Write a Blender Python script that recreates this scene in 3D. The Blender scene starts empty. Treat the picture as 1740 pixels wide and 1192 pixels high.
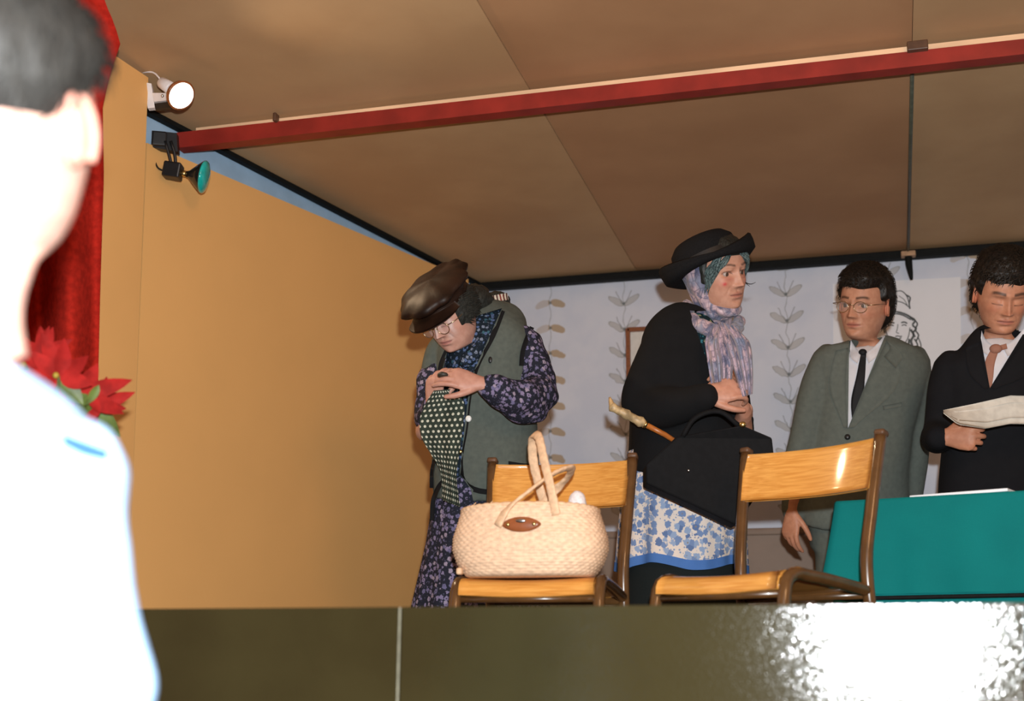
import bpy, bmesh, math, random
import numpy as np
from mathutils import Vector, Matrix, noise
from mathutils.bvhtree import BVHTree

random.seed(4); rng = np.random.default_rng(4)
SC = bpy.context.scene
COL = SC.collection

# ------------------------------------------------------------------ camera
FPX, CX, CY = 2200.0, 870.0, 596.0
HEAD, PITCH, ROLL = math.radians(15.8), math.radians(14.0), math.radians(0.4)
CAMZ = 0.228
CAM = np.array([0.0, 0.0, CAMZ])
Rm = Matrix.Rotation(HEAD, 3, 'Z') @ Matrix.Rotation(math.pi/2 + PITCH, 3, 'X') @ Matrix.Rotation(ROLL, 3, 'Z')
R = np.array(Rm)
cd = bpy.data.cameras.new('camera'); cam = bpy.data.objects.new('camera', cd); COL.objects.link(cam)
cam.matrix_world = Matrix.Translation(CAM.tolist()) @ Rm.to_4x4()
cd.sensor_fit = 'HORIZONTAL'; cd.sensor_width = 36; cd.lens = 36*FPX/1740
cd.clip_start = 0.02
cd.dof.use_dof = True; cd.dof.focus_distance = 4.0; cd.dof.aperture_fstop = 2.6
SC.camera = cam

# ------------------------------------------------------------------ world, lamps, exposure
w = bpy.data.worlds.new('world'); SC.world = w; w.use_nodes = True
bg = w.node_tree.nodes['Background']; bg.inputs[0].default_value = (1.0, 0.52, 0.27, 1); bg.inputs[1].default_value = 0.30
fl = bpy.data.lights.new('camera_flash', 'POINT'); fl.energy = 480; fl.color = (0.93, 0.98, 1.0); fl.shadow_soft_size = 0.022
flo = bpy.data.objects.new('camera_flash', fl); COL.objects.link(flo)
flo.location = (CAM + R @ np.array([0.035, 0.15, 0.02])).tolist()
hl = bpy.data.lights.new('hall_lamp', 'AREA'); hl.shape = 'DISK'; hl.size = 0.9; hl.energy = 32; hl.color = (1.0, 0.55, 0.26)
hlo = bpy.data.objects.new('hall_lamp', hl); COL.objects.link(hlo)
hlo.location = (1.6, -0.6, 2.1); hlo.rotation_euler = (Vector((-0.5, 5.2, 1.2)) - Vector(hlo.location)).to_track_quat('-Z', 'Y').to_euler()
vs = SC.view_settings
vs.view_transform = 'Standard'; vs.look = 'None'; vs.exposure = 0.0; vs.gamma = 1.0; vs.use_curve_mapping = False

# ------------------------------------------------------------------ pixel <-> place
def ray(x, y): return R @ np.array([(x-CX)/FPX, -(y-CY)/FPX, -1.0])
def P(x, y, d): return CAM + ray(x, y)*d
def on_plane(x, y, p0, n):
    r = ray(x, y); n = np.asarray(n, float)
    return CAM + r*(np.dot(np.asarray(p0)-CAM, n)/np.dot(r, n))
def onY(x, y, Y): return on_plane(x, y, (0, Y, 0), (0, 1, 0))
def depth(p): return float(-(R.T @ (np.asarray(p)-CAM))[2])
def proj(V):
    q = (np.asarray(V)-CAM) @ R
    return np.stack([CX+FPX*q[..., 0]/-q[..., 2], CY-FPX*q[..., 1]/-q[..., 2], -q[..., 2]], -1)
RIGHT = np.array([math.cos(HEAD), math.sin(HEAD), 0]); FWD = np.array([-math.sin(HEAD), math.cos(HEAD), 0]); UP = np.array([0, 0, 1.0])
def nrm(v): v = np.asarray(v, float); return v/max(np.linalg.norm(v), 1e-9)
def camvec(x, y, z): return nrm(R @ np.array([x, y, z], float))

# ------------------------------------------------------------------ object helpers
LOC = {}
def mk(name, V, F, mat, parent=None, smooth=True, uv=None, col=None, local=False, kind=None):
    V = np.asarray(V, float)
    base = np.zeros(3)
    p = parent
    while p is not None and not local:
        base = base + LOC.get(p.name, np.zeros(3)); p = p.parent
    me = bpy.data.meshes.new(name)
    me.from_pydata((V-base).tolist(), [], [tuple(int(i) for i in f) for f in F])
    if uv is not None:
        l = me.uv_layers.new(name='UVMap'); li = np.zeros(len(me.loops), int); me.loops.foreach_get('vertex_index', li)
        l.data.foreach_set('uv', np.asarray(uv, float)[li].ravel())
    if col is not None:
        a = me.color_attributes.new('Col', 'FLOAT_COLOR', 'POINT')
        a.data.foreach_set('color', np.concatenate([np.asarray(col), np.ones((len(V), 1))], 1).ravel())
    me.polygons.foreach_set('use_smooth', [smooth]*len(me.polygons))
    me.update()
    if mat is not None: me.materials.append(mat)
    o = bpy.data.objects.new(name, me); COL.objects.link(o)
    if parent is not None: o.parent = parent
    if kind: o['kind'] = kind
    return o
def thing(name, label, cat, loc=(0, 0, 0), group=None):
    o = bpy.data.objects.new(name, None); COL.objects.link(o); o.location = tuple(float(v) for v in loc); o.empty_display_size = 0.1
    o['label'] = label; o['category'] = cat
    if group: o['group'] = group
    LOC[o.name] = np.asarray(loc, float)
    return o
def tag(o, label, cat, group=None):
    o['label'] = label; o['category'] = cat
    if group: o['group'] = group
    return o
def struct(name, V, F, mat, label=None, smooth=False, uv=None):
    o = mk(name, V, F, mat, smooth=smooth, uv=uv); o['kind'] = 'structure'
    if label: o['label'] = label
    return o
def rebase(o):
    """move a one-mesh thing's origin to its base centre"""
    me = o.data; n = len(me.vertices); a = np.zeros(n*3); me.vertices.foreach_get('co', a); a = a.reshape(-1, 3)
    b = np.array([a[:, 0].mean(), a[:, 1].mean(), a[:, 2].min()])
    me.vertices.foreach_set('co', (a-b).ravel()); o.location = b.tolist(); LOC[o.name] = b; me.update(); return o

# ------------------------------------------------------------------ shapes  -> (V, F)
def merge(*parts):
    Vs, Fs, n = [], [], 0
    for V, F in parts:
        V = np.asarray(V, float); Vs.append(V); Fs += [tuple(i+n for i in f) for f in F]; n += len(V)
    return np.concatenate(Vs), Fs
def grid_faces(nu, nv, wrapv=False, flip=False):
    F = []
    for i in range(nu-1):
        for j in range(nv if wrapv else nv-1):
            k = (j+1) % nv
            q = (i*nv+j, i*nv+k, (i+1)*nv+k, (i+1)*nv+j)
            F.append(q[::-1] if flip else q)
    return F
def loft(rings, cap=True):
    n = len(rings[0]); V = np.concatenate(rings); F = grid_faces(len(rings), n, True)
    if cap:
        V = np.concatenate([V, [np.mean(rings[0], 0)], [np.mean(rings[-1], 0)]])
        a = len(V)-2; b = len(V)-1; o = (len(rings)-1)*n
        F += [(a, (j+1) % n, j) for j in range(n)] + [(b, o+j, o+(j+1) % n) for j in range(n)]
    return V, F
def ering(c, ax, ay, rx, ry, n=28, pw=2.0):
    t = np.linspace(0, 2*math.pi, n, endpoint=False); ct, st = np.cos(t), np.sin(t)
    x = np.sign(ct)*np.abs(ct)**(2/pw); y = np.sign(st)*np.abs(st)**(2/pw)
    return np.asarray(c) + np.outer(x*rx, ax) + np.outer(y*ry, ay)
def resample(pts, n, smooth=True):
    pts = np.asarray(pts, float)
    if len(pts) == 2: smooth = False
    s = np.concatenate([[0], np.cumsum(np.linalg.norm(np.diff(pts, axis=0), axis=1))]); t = np.linspace(0, s[-1], n)
    if not smooth: return np.stack([np.interp(t, s, pts[:, k]) for k in range(pts.shape[1])], 1)
    out = []
    m = np.gradient(pts, s, axis=0)
    for tt in t:
        i = min(max(np.searchsorted(s, tt)-1, 0), len(s)-2); h = s[i+1]-s[i]; u = (tt-s[i])/h
        out.append((2*u**3-3*u**2+1)*pts[i]+(u**3-2*u**2+u)*h*m[i]+(-2*u**3+3*u**2)*pts[i+1]+(u**3-u**2)*h*m[i+1])
    return np.array(out)
def tube(pts, r, n=12, rd=None, ref=None, cap=True, round_ends=False, res=None, pw=2.0):
    """sweep an ellipse along a path: r across (perp. to ref), rd along ref"""
    pts = np.asarray(pts, float); r = np.atleast_1d(np.asarray(r, float))
    if len(r) == 1: r = np.repeat(r, len(pts))
    rd = r if rd is None else np.atleast_1d(np.asarray(rd, float))
    if len(rd) == 1: rd = np.repeat(rd, len(pts))
    if res:
        q = resample(np.concatenate([pts, r[:, None], rd[:, None]], 1) if False else pts, res)
        s0 = np.concatenate([[0], np.cumsum(np.linalg.norm(np.diff(pts, axis=0), axis=1))]); s = np.linspace(0, s0[-1], res)
        r = np.interp(s, s0, r); rd = np.interp(s, s0, rd); pts = q
    T = np.gradient(pts, axis=0)
    rings = []
    a = None
    for i in range(len(pts)):
        t = nrm(T[i])
        if ref is not None:
            ax = nrm(np.cross(t, ref)); ay = nrm(np.cross(ax, t))
        else:
            if a is None: a = np.cross(t, (0, 0, 1.0)) if abs(t[2]) < .9 else np.cross(t, (1.0, 0, 0))
            a = a - t*np.dot(a, t); ax = nrm(a); a = ax; ay = np.cross(t, ax)
        rings.append((pts[i], ax, ay, r[i], rd[i]))
    out = []
    if round_ends:
        c, ax, ay, x, y = rings[0]; t = nrm(T[0])
        for f, h in ((.35, .92), (.72, .7)): out.append(ering(c-t*min(x, y)*h, ax, ay, x*f, y*f, n, pw))
    for c, ax, ay, x, y in rings: out.append(ering(c, ax, ay, x, y, n, pw))
    if round_ends:
        c, ax, ay, x, y = rings[-1]; t = nrm(T[-1])
        for f, h in ((.72, .7), (.35, .92)): out.append(ering(c+t*min(x, y)*h, ax, ay, x*f, y*f, n, pw))
    return loft(out, cap)
def sphere(c, r, n=20, m=12, A=None):
    r = np.broadcast_to(np.asarray(r, float), (3,)); A = np.eye(3) if A is None else np.asarray(A)
    rings = []
    for i in range(1, m):
        th = math.pi*i/m; t = np.linspace(0, 2*math.pi, n, endpoint=False)
        q = np.stack([np.cos(t)*math.sin(th)*r[0], np.sin(t)*math.sin(th)*r[1], np.full(n, -math.cos(th)*r[2])], 1)
        rings.append(q)
    V, F = loft(rings, True); V[-2] = (0, 0, -r[2]); V[-1] = (0, 0, r[2])
    return np.asarray(c)+V @ A.T, F
def box(c, s, A=None, bev=0.0, seg=2):
    bm = bmesh.new(); bmesh.ops.create_cube(bm, size=1)
    for v in bm.verts: v.co = Vector((v.co.x*s[0], v.co.y*s[1], v.co.z*s[2]))
    if bev: bmesh.ops.bevel(bm, geom=bm.edges[:], offset=bev, segments=seg, profile=.5, affect='EDGES')
    bm.verts.index_update()
    V = np.array([v.co[:] for v in bm.verts]); F = [tuple(v.index for v in f.verts) for f in bm.faces]; bm.free()
    A = np.eye(3) if A is None else np.asarray(A)
    return np.asarray(c)+V @ A.T, F
def slab(quad, th, n=None):
    """thick plate from a polygon (list of 3D points), extruded by th along n"""
    q = np.asarray(quad, float); k = len(q)
    n = nrm(np.cross(q[1]-q[0], q[-1]-q[0])) if n is None else nrm(n)
    V = np.concatenate([q, q+n*th]); F = [tuple(range(k))[::-1], tuple(range(k, 2*k))]+[(i, (i+1) % k, k+(i+1) % k, k+i) for i in range(k)]
    return V, F
def remesh(parts, vox, smooth=4, fac=.5):
    V, F = merge(*parts)
    me = bpy.data.meshes.new('t'); me.from_pydata(V.tolist(), [], F); bm = bmesh.new(); bm.from_mesh(me)
    bmesh.ops.recalc_face_normals(bm, faces=bm.faces[:]); bm.to_mesh(me); bm.free()
    o = bpy.data.objects.new('t', me); COL.objects.link(o)
    m = o.modifiers.new('r', 'REMESH'); m.mode = 'VOXEL'; m.voxel_size = vox; m.adaptivity = 0
    if smooth:
        s = o.modifiers.new('s', 'SMOOTH'); s.factor = fac; s.iterations = smooth
    dg = bpy.context.evaluated_depsgraph_get(); e = o.evaluated_get(dg); m2 = bpy.data.meshes.new_from_object(e)
    a = np.zeros(len(m2.vertices)*3); m2.vertices.foreach_get('co', a)
    F2 = [tuple(p.vertices) for p in m2.polygons]
    bpy.data.objects.remove(o); bpy.data.meshes.remove(me); bpy.data.meshes.remove(m2)
    return a.reshape(-1, 3), F2
def vnormals(V, F):
    N = np.zeros_like(V)
    Q = np.array([f if len(f) == 4 else (f[0], f[1], f[2], f[2]) for f in F])
    n = np.cross(V[Q[:, 2]]-V[Q[:, 0]], V[Q[:, 3]]-V[Q[:, 1]])
    for k in range(4): np.add.at(N, Q[:, k], n)
    return N/np.maximum(np.linalg.norm(N, axis=1), 1e-12)[:, None]
def crumple(V, F, amp, scale, stretch=(1, 1, 1), seed=0.0, w=None):
    N = vnormals(V, F); st = np.asarray(stretch)
    d = np.array([noise.noise(Vector((p*st*scale+seed).tolist())) for p in V])*amp
    if w is not None: d = d*w
    return V+N*d[:, None]
def bvh(V, F): return BVHTree.FromPolygons([tuple(v) for v in V.tolist()], [tuple(f) for f in F])
def surf_depth(tree, x, y, fallback=None):
    r = ray(x, y); L = np.linalg.norm(r); h = tree.ray_cast(Vector(CAM.tolist()), Vector((r/L).tolist()))
    return fallback if h[0] is None else h[3]/L
def patch(A, B, nu, nv, tree, off=.004, th=.003, d0=None, sm=2, smooth_path=True):
    """cloth piece between two pixel polylines A and B, laid on a surface, with thickness; returns V, F, uv"""
    A = resample(A, nu, smooth_path); B = resample(B, nu, smooth_path)
    t = np.linspace(0, 1, nv)[None, :, None]; XY = A[:, None, :]*(1-t)+B[:, None, :]*t
    D = np.full((nu, nv), np.nan)
    if tree is not None:
        for i in range(nu):
            for j in range(nv):
                q = surf_depth(tree, *XY[i, j]); D[i, j] = np.nan if q is None else q
    if np.isnan(D).all(): D[:] = d0
    if np.isnan(D).any():
        ok = np.argwhere(~np.isnan(D))
        for i, j in np.argwhere(np.isnan(D)):
            k = np.argmin(((ok-[i, j])**2).sum(1)); D[i, j] = D[tuple(ok[k])]
    if d0 is not None: D = np.clip(D, d0-.5, d0+.5)
    for _ in range(sm):
        Q = np.pad(D, 1, mode='edge'); D = np.minimum(D, (Q[:-2, 1:-1]+Q[2:, 1:-1]+Q[1:-1, :-2]+Q[1:-1, 2:]+2*D)/6)
    D = D-off
    V = np.array([[P(XY[i, j, 0], XY[i, j, 1], D[i, j]) for j in range(nv)] for i in range(nu)]).reshape(-1, 3)
    Vb = np.array([[P(XY[i, j, 0], XY[i, j, 1], D[i, j]+th+off*.6) for j in range(nv)] for i in range(nu)]).reshape(-1, 3)
    n = nu*nv; F = grid_faces(nu, nv); F2 = [tuple(k+n for k in f[::-1]) for f in F]
    bd = [j for j in range(nv)]+[i*nv+nv-1 for i in range(1, nu)]+[(nu-1)*nv+j for j in range(nv-2, -1, -1)]+[i*nv for i in range(nu-2, 0, -1)]
    S = [(bd[i], bd[(i+1) % len(bd)], bd[(i+1) % len(bd)]+n, bd[i]+n) for i in range(len(bd))]
    L = np.linalg.norm(np.diff(V.reshape(nu, nv, 3)[:, nv//2], axis=0), axis=1).sum(); Wd = np.linalg.norm(V[0]-V[nv-1]) if nv > 1 else 1
    uv = np.stack(np.meshgrid(np.linspace(0, L, nu), np.linspace(0, max(Wd, .02), nv), indexing='ij'), -1).reshape(-1, 2)
    return np.concatenate([V, Vb]), F+F2+S, np.concatenate([uv, uv])
def ribbon(poly, wpx):
    p = np.asarray(poly, float); t = np.gradient(p, axis=0); t /= np.maximum(np.linalg.norm(t, axis=1), 1e-6)[:, None]
    n = np.stack([-t[:, 1], t[:, 0]], 1)*wpx/2
    return p-n, p+n
def cut(V, F, poly, dmax):
    """cut a convex pixel polygon out of the near side of a shell, with clean edges"""
    bm = bmesh.new()
    vs = [bm.verts.new(v) for v in V.tolist()]
    for f in F: bm.faces.new([vs[i] for i in f])
    poly = np.asarray(poly, float); c = poly.mean(0); k = len(poly)
    ns = []
    for i in range(k):
        a = ray(*poly[i]); b = ray(*poly[(i+1) % k]); n = nrm(np.cross(a, b))
        if np.dot(n, ray(*c)) < 0: n = -n
        ns.append(n)
        bmesh.ops.bisect_plane(bm, geom=bm.verts[:]+bm.edges[:]+bm.faces[:], plane_co=Vector(CAM.tolist()), plane_no=Vector(n.tolist()))
    dead = []
    for f in bm.faces:
        q = np.array(f.calc_center_median()); 
        if depth(q) < dmax and all(np.dot(q-CAM, n) > 0 for n in ns): dead.append(f)
    bmesh.ops.delete(bm, geom=dead, context='FACES')
    bm.verts.index_update()
    V2 = np.array([v.co[:] for v in bm.verts]); F2 = [tuple(v.index for v in f.verts) for f in bm.faces]; bm.free()
    return V2, F2
def px_r(r, d): return np.asarray(r, float)*d/FPX
def limb(pts, r, d, n=16, rd=None, ref=None, res=None, pw=2.0):
    """limb through pixel points (x, y[, depth]) with pixel radii"""
    q = [P(p[0], p[1], p[2] if len(p) > 2 else d) for p in pts]
    rr = np.array([ri*(p[2] if len(p) > 2 else d)/FPX for ri, p in zip(r, pts)])
    if rd is not None: rd = np.asarray(rd, float)
    return tube(q, rr, n, rd=rd, ref=ref, round_ends=True, res=res or max(8, 5*len(pts)), pw=pw)

# ------------------------------------------------------------------ materials
def S(r, g, b):
    f = lambda c: ((c/255+.055)/1.055)**2.4 if c/255 > .04045 else c/255/12.92
    return (f(r), f(g), f(b))
class X:
    """tiny maths-node expression"""
    def __init__(s, t, sock): s.t, s.s = t, sock
    def _m(s, op, *o):
        n = s.t.nodes.new('ShaderNodeMath'); n.operation = op
        for i, v in enumerate((s,)+o):
            if isinstance(v, X): s.t.links.new(v.s, n.inputs[i])
            else: n.inputs[i].default_value = v
        return X(s.t, n.outputs[0])
    def __add__(s, o): return s._m('ADD', o)
    def __sub__(s, o): return s._m('SUBTRACT', o)
    def __mul__(s, o): return s._m('MULTIPLY', o)
    def __truediv__(s, o): return s._m('DIVIDE', o)
    def abs(s): return s._m('ABSOLUTE')
    def lt(s, o): return s._m('LESS_THAN', o)
    def gt(s, o): return s._m('GREATER_THAN', o)
    def mod(s, o): return s._m('FLOORED_MODULO', o)
    def max(s, o): return s._m('MAXIMUM', o)
    def min(s, o): return s._m('MINIMUM', o)
    def sin(s): return s._m('SINE')
    def floor(s): return s._m('FLOOR')
    def smooth(s, a, b):
        n = s.t.nodes.new('ShaderNodeMapRange'); n.interpolation_type = 'SMOOTHSTEP'; s.t.links.new(s.s, n.inputs[0])
        n.inputs[1].default_value = a; n.inputs[2].default_value = b; return X(s.t, n.outputs[0])
def newmat(name):
    m = bpy.data.materials.new(name); m.use_nodes = True; t = m.node_tree; b = t.nodes['Principled BSDF']; return m, t, b
def N(t, typ, ins=None, **kw):
    n = t.nodes.new(typ)
    for k, v in kw.items(): setattr(n, k, v)
    for k, v in (ins or {}).items():
        if isinstance(v, bpy.types.NodeSocket): t.links.new(v, n.inputs[k])
        elif isinstance(v, X): t.links.new(v.s, n.inputs[k])
        else: n.inputs[k].default_value = v
    return n
def rgb(c): return (c[0], c[1], c[2], 1)
def mixc(t, f, a, b):
    n = t.nodes.new('ShaderNodeMix'); n.data_type = 'RGBA'
    for i, v in ((0, f), (6, a), (7, b)):
        if isinstance(v, X): v = v.s
        if isinstance(v, bpy.types.NodeSocket): t.links.new(v, n.inputs[i])
        elif i == 0: n.inputs[0].default_value = v
        else: n.inputs[i].default_value = rgb(v)
    return n.outputs[2]
def coord(t, which='Object'): return t.nodes.new('ShaderNodeTexCoord').outputs[which]
def setbump(t, b, h, strength=.3, dist=.002):
    bp = N(t, 'ShaderNodeBump', {'Strength': strength, 'Distance': dist, 'Height': h}); t.links.new(bp.outputs[0], b.inputs['Normal'])
def plain(name, c, rough=.6, var=.12, scale=40, bump=.15, bdist=.001, metal=0, coat=0, spec=.5, c2=None, stretch=(1, 1, 1), sheen=0):
    """colour with fine procedural variation and relief"""
    m, t, b = newmat(name); c = tuple(c)
    mp = N(t, 'ShaderNodeMapping', {'Vector': coord(t), 'Scale': stretch})
    nz = N(t, 'ShaderNodeTexNoise', {'Vector': mp.outputs[0], 'Scale': scale, 'Detail': 5.0})
    c2 = c2 or tuple(v*(1-2*var) for v in c); c1 = tuple(min(1, v*(1+var)) for v in c)
    f = X(t, nz.outputs[0]).smooth(.3, .7)
    t.links.new(mixc(t, f, c2, c1), b.inputs['Base Color'])
    b.inputs['Roughness'].default_value = rough; b.inputs['Metallic'].default_value = metal
    b.inputs['Coat Weight'].default_value = coat; b.inputs['Specular IOR Level'].default_value = spec
    if sheen: b.inputs['Sheen Weight'].default_value = sheen
    if bump: setbump(t, b, nz.outputs[0], bump, bdist)
    return m
def cloth(name, c, c2=None, scale=500, rough=.9, var=.15, sheen=0.0, mott=25):
    """woven cloth: crossed threads plus soft mottling"""
    m, t, b = newmat(name); c2 = c2 or tuple(v*.72 for v in c)
    co = coord(t); w1 = N(t, 'ShaderNodeTexWave', {'Vector': co, 'Scale': scale*.35, 'Distortion': 1.5}, bands_direction='X')
    w2 = N(t, 'ShaderNodeTexWave', {'Vector': co, 'Scale': scale*.35, 'Distortion': 1.5}, bands_direction='Z')
    nz = N(t, 'ShaderNodeTexNoise', {'Vector': co, 'Scale': float(mott), 'Detail': 6.0})
    h = X(t, w1.outputs[1])*.5+X(t, w2.outputs[1])*.5
    f = h*.45+X(t, nz.outputs[0])*.75-.1
    t.links.new(mixc(t, f, c2, c), b.inputs['Base Color']); b.inputs['Roughness'].default_value = rough
    b.inputs['Specular IOR Level'].default_value = .2; b.inputs['Sheen Weight'].default_value = sheen
    setbump(t, b, h.s, .25, .0008)
    return m
def floral(name, ground, petals, scale=55, size=.42, leaf=None, use_uv=False):
    """small printed flowers on a ground colour"""
    m, t, b = newmat(name); co = coord(t, 'UV' if use_uv else 'Object')
    nz = N(t, 'ShaderNodeTexNoise', {'Vector': co, 'Scale': scale*1.3, 'Detail': 2.0})
    v = N(t, 'ShaderNodeTexVoronoi', {'Vector': co, 'Scale': float(scale)}); vs_ = N(t, 'ShaderNodeTexVoronoi', {'Vector': co, 'Scale': scale*3.1})
    d = X(t, v.outputs[0])+(X(t, nz.outputs[0])-.5)*.35+(X(t, vs_.outputs[0])-.3)*.35
    pet = d.smooth(size+.06, size-.06); core = d.smooth(.16, .10)
    pick = N(t, 'ShaderNodeSeparateColor', {0: v.outputs[1]}); pk = X(t, pick.outputs[0])
    pc = mixc(t, pk.gt(.5), petals[0], petals[1]); pc = mixc(t, pk.gt(.82), pc, petals[2 % len(petals)])
    c = mixc(t, pet, ground, pc); c = mixc(t, core, c, tuple(x*.35 for x in ground))
    if leaf:
        v2 = N(t, 'ShaderNodeTexVoronoi', {'Vector': co, 'Scale': scale*1.7}); c = mixc(t, X(t, v2.outputs[0]).smooth(.26, .2)*(pet*-1.0+1.0), c, leaf)
    t.links.new(c, b.inputs['Base Color']); b.inputs['Roughness'].default_value = .85; b.inputs['Specular IOR Level'].default_value = .2
    return m
def emis(name, c, s):
    m, t, b = newmat(name); b.inputs['Base Color'].default_value = rgb(c); b.inputs['Emission Color'].default_value = rgb(c); b.inputs['Emission Strength'].default_value = s; return m
def skinmat(name):
    m, t, b = newmat(name); at = N(t, 'ShaderNodeAttribute', attribute_name='Col')
    nz = N(t, 'ShaderNodeTexNoise', {'Vector': coord(t), 'Scale': 60.0, 'Detail': 5.0})
    f = X(t, nz.outputs[0]).smooth(.3, .75)
    mu = N(t, 'ShaderNodeMix', data_type='RGBA', blend_type='MULTIPLY'); mu.inputs[0].default_value = 1.0
    t.links.new(at.outputs[0], mu.inputs[6]); t.links.new(mixc(t, f, (.86, .80, .78), (1, 1, 1)), mu.inputs[7]); t.links.new(mu.outputs[2], b.inputs['Base Color'])
    b.inputs['Roughness'].default_value = .5; b.inputs['Specular IOR Level'].default_value = .35
    b.inputs['Subsurface Weight'].default_value = .08; b.inputs['Subsurface Radius'].default_value = (.01, .004, .002)
    setbump(t, b, nz.outputs[0], .12, .001); return m
M = {}
M['skin'] = skinmat('skin')
M['black_metal'] = plain('black_metal', (.012, .012, .013), .4, bump=.05)
M['dark_trim'] = plain('dark_trim', (.006, .007, .007), .7, spec=.2)
M['cream'] = plain('cream_paint', S(245, 205, 165), .55, .08, 12, stretch=(.3, 1, 1))
M['red_paint'] = plain('red_paint', (.30, .022, .014), .5, .12, 8)
M['blue_wall'] = plain('blue_wall', S(168, 200, 228), .8, .05, 9)
M['white_plastic'] = plain('white_plastic', (.80, .76, .76), .35, .03)
M['brass'] = plain('brass', (.75, .55, .22), .3, metal=1)
M['steel'] = plain('steel', (.6, .6, .6), .3, metal=1)
# ================================================================== THE SETTING
YB = P(1200, 600, 5.8)[1]
def wall_top(x): return 495-.0759*(x-860)
pa, pb = onY(870, wall_top(870)-14, YB), onY(1690, wall_top(1690)-14, YB)
SLX = (pb[2]-pa[2])/(pb[0]-pa[0]); SLY = -math.tan(math.radians(2.0))
def ceil_z(x, y): return pa[2]+SLX*(x-pa[0])+SLY*(y-YB)
CN = nrm((-SLX, -SLY, 1)); CP = pa
def on_ceil(x, y, off=0): return on_plane(x, y, CP-CN*off, CN)
XR = 3.6
HALL = -0.95
wood_floor = plain('stage_boards', S(95, 70, 48), .5, .15, 14, stretch=(6, .4, 1))
def make_floor(name, x0, x1, y0, y1, z, label):
    return struct(name, *box(((x0+x1)/2, (y0+y1)/2, z-.03), (x1-x0, y1-y0, .06)), wood_floor, label)
YF = P(870, 1031, 2.2)[1]
fl_st = make_floor('floor', -4.5, XR+.2, YF, YB+.1, -.012, 'dark wooden stage floor hidden behind the front board')
for k in range(26):                                         # the boards of the stage
    x = -4.45+k*.313
    mk('board', *box((x+.155, (YF+YB)/2, -.006), (.308, YB-YF, .012), bev=.002, seg=1), wood_floor, fl_st)
make_floor('floor_hall', -4.5, XR+.2, -2.5, YF, HALL, 'hall floor below the stage')

# --- back wall with garland wallpaper
def wallpaper():
    m, t, b = newmat('wallpaper'); sep = N(t, 'ShaderNodeSeparateXYZ', {0: coord(t)})
    x, z = X(t, sep.outputs[0]), X(t, sep.outputs[2])
    n1 = N(t, 'ShaderNodeTexNoise', {'Vector': coord(t), 'Scale': 38.0, 'Detail': 4.0}); n2 = N(t, 'ShaderNodeTexNoise', {'Vector': coord(t), 'Scale': 7.0, 'Detail': 6.0})
    jit = (X(t, n1.outputs[0])-.5)
    base = mixc(t, X(t, n2.outputs[0]).smooth(.35, .65), S(212, 219, 234), S(221, 226, 238))
    per = .122
    cols = [(935, 'A', 515), (1060, 'B', 516), (1335, 'B', 500), (1647, 'A', 480), (800, 'B', 505), (1500, 'B', 470), (1765, 'B', 470), (1200, 'A', 500)]
    c = base
    for (px, kind, py) in cols:
        q = onY(px, py, YB); xc, zc = float(q[0]), float(q[2])
        v = (z-zc+per/2).mod(per)-per/2; u = x-xc+jit*.012; au = u.abs()
        vv = v+jit*.012
        if kind == 'A':         # pairs of drooping tan half-moons
            e = ((au-.036)/.036); f = (vv-.004+au*.28)/.021
            leaf = (e*e+f*f).smooth(1.1, .8)*(vv+au*.28).gt(-.012)
            c = mixc(t, leaf*.8*(u.gt(-.01)*.5+.5), c, S(176, 148, 104))
        else:                   # pairs of upswept grey leaves with dark outline
            rv = vv-au*.55; e = (au-.036)/.036; f = (rv+.006)/.017; q2 = e*e+f*f
            leaf = q2.smooth(1.05, .9); edge = (q2-.95).abs().smooth(.25, .05)
            c = mixc(t, leaf*.5, c, S(168, 163, 150)); c = mixc(t, edge*.5, c, S(120, 124, 122))
            tw = (au-(vv+.02)*.45).abs().smooth(.004, .0015)*vv.gt(0.0)
            c = mixc(t, tw*.5, c, S(110, 112, 112))
        stem = (u+(z*60.0).sin()*.005).abs().smooth(.0035, .0012)
        c = mixc(t, stem*.45, c, S(120, 125, 120))
        dot = (u*u+v*v).smooth(.00008, .00003)
        c = mixc(t, dot*.7, c, S(88, 96, 96))
    t.links.new(c, b.inputs['Base Color']); b.inputs['Roughness'].default_value = .8; b.inputs['Specular IOR Level'].default_value = .25
    wv = N(t, 'ShaderNodeTexNoise', {'Vector': coord(t), 'Scale': 220.0}); setbump(t, b, wv.outputs[0], .1, .001)
    return m
M['wallpaper'] = wallpaper()
corner = on_ceil(836, 497)
zt = ceil_z(corner[0], YB)
x0 = corner[0]-.25
struct('wall_back', *slab([(x0, YB, 0), (XR, YB, 0), (XR, YB, ceil_z(XR, YB)), (x0, YB, ceil_z(x0, YB))], .08, (0, 1, 0)), M['wallpaper'], 'pale wallpaper wall printed with vertical leaf garlands')
M['wainscot'] = plain('taupe_dado', S(150, 128, 112), .6, .06, 6)
zw = onY(1300, 905, YB)[2]
wd = struct('trim_1', *box(((x0+XR)/2, YB-.006, zw/2), (XR-x0, .012, zw)), M['wainscot'], 'taupe dado boards along the foot of the back wall')
xk = x0
while xk < XR-.1:
    mk('dado_panel', *box((xk+.31, YB-.018, zw/2), (.6, .012, zw-.02), bev=.004, seg=1), M['wainscot'], wd, smooth=False); xk += .62
mk('dado_rail', *box(((x0+XR)/2, YB-.02, zw), (XR-x0, .03, .03), bev=.006), M['wainscot'], wd)
struct('wall_right', *slab([(XR, YB, 0), (XR, YF+.3, 0), (XR, YF+.3, ceil_z(XR, YF)), (XR, YB, ceil_z(XR, YB))], .08, (1, 0, 0)), M['wallpaper'], 'right side wall of the stage')

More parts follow.
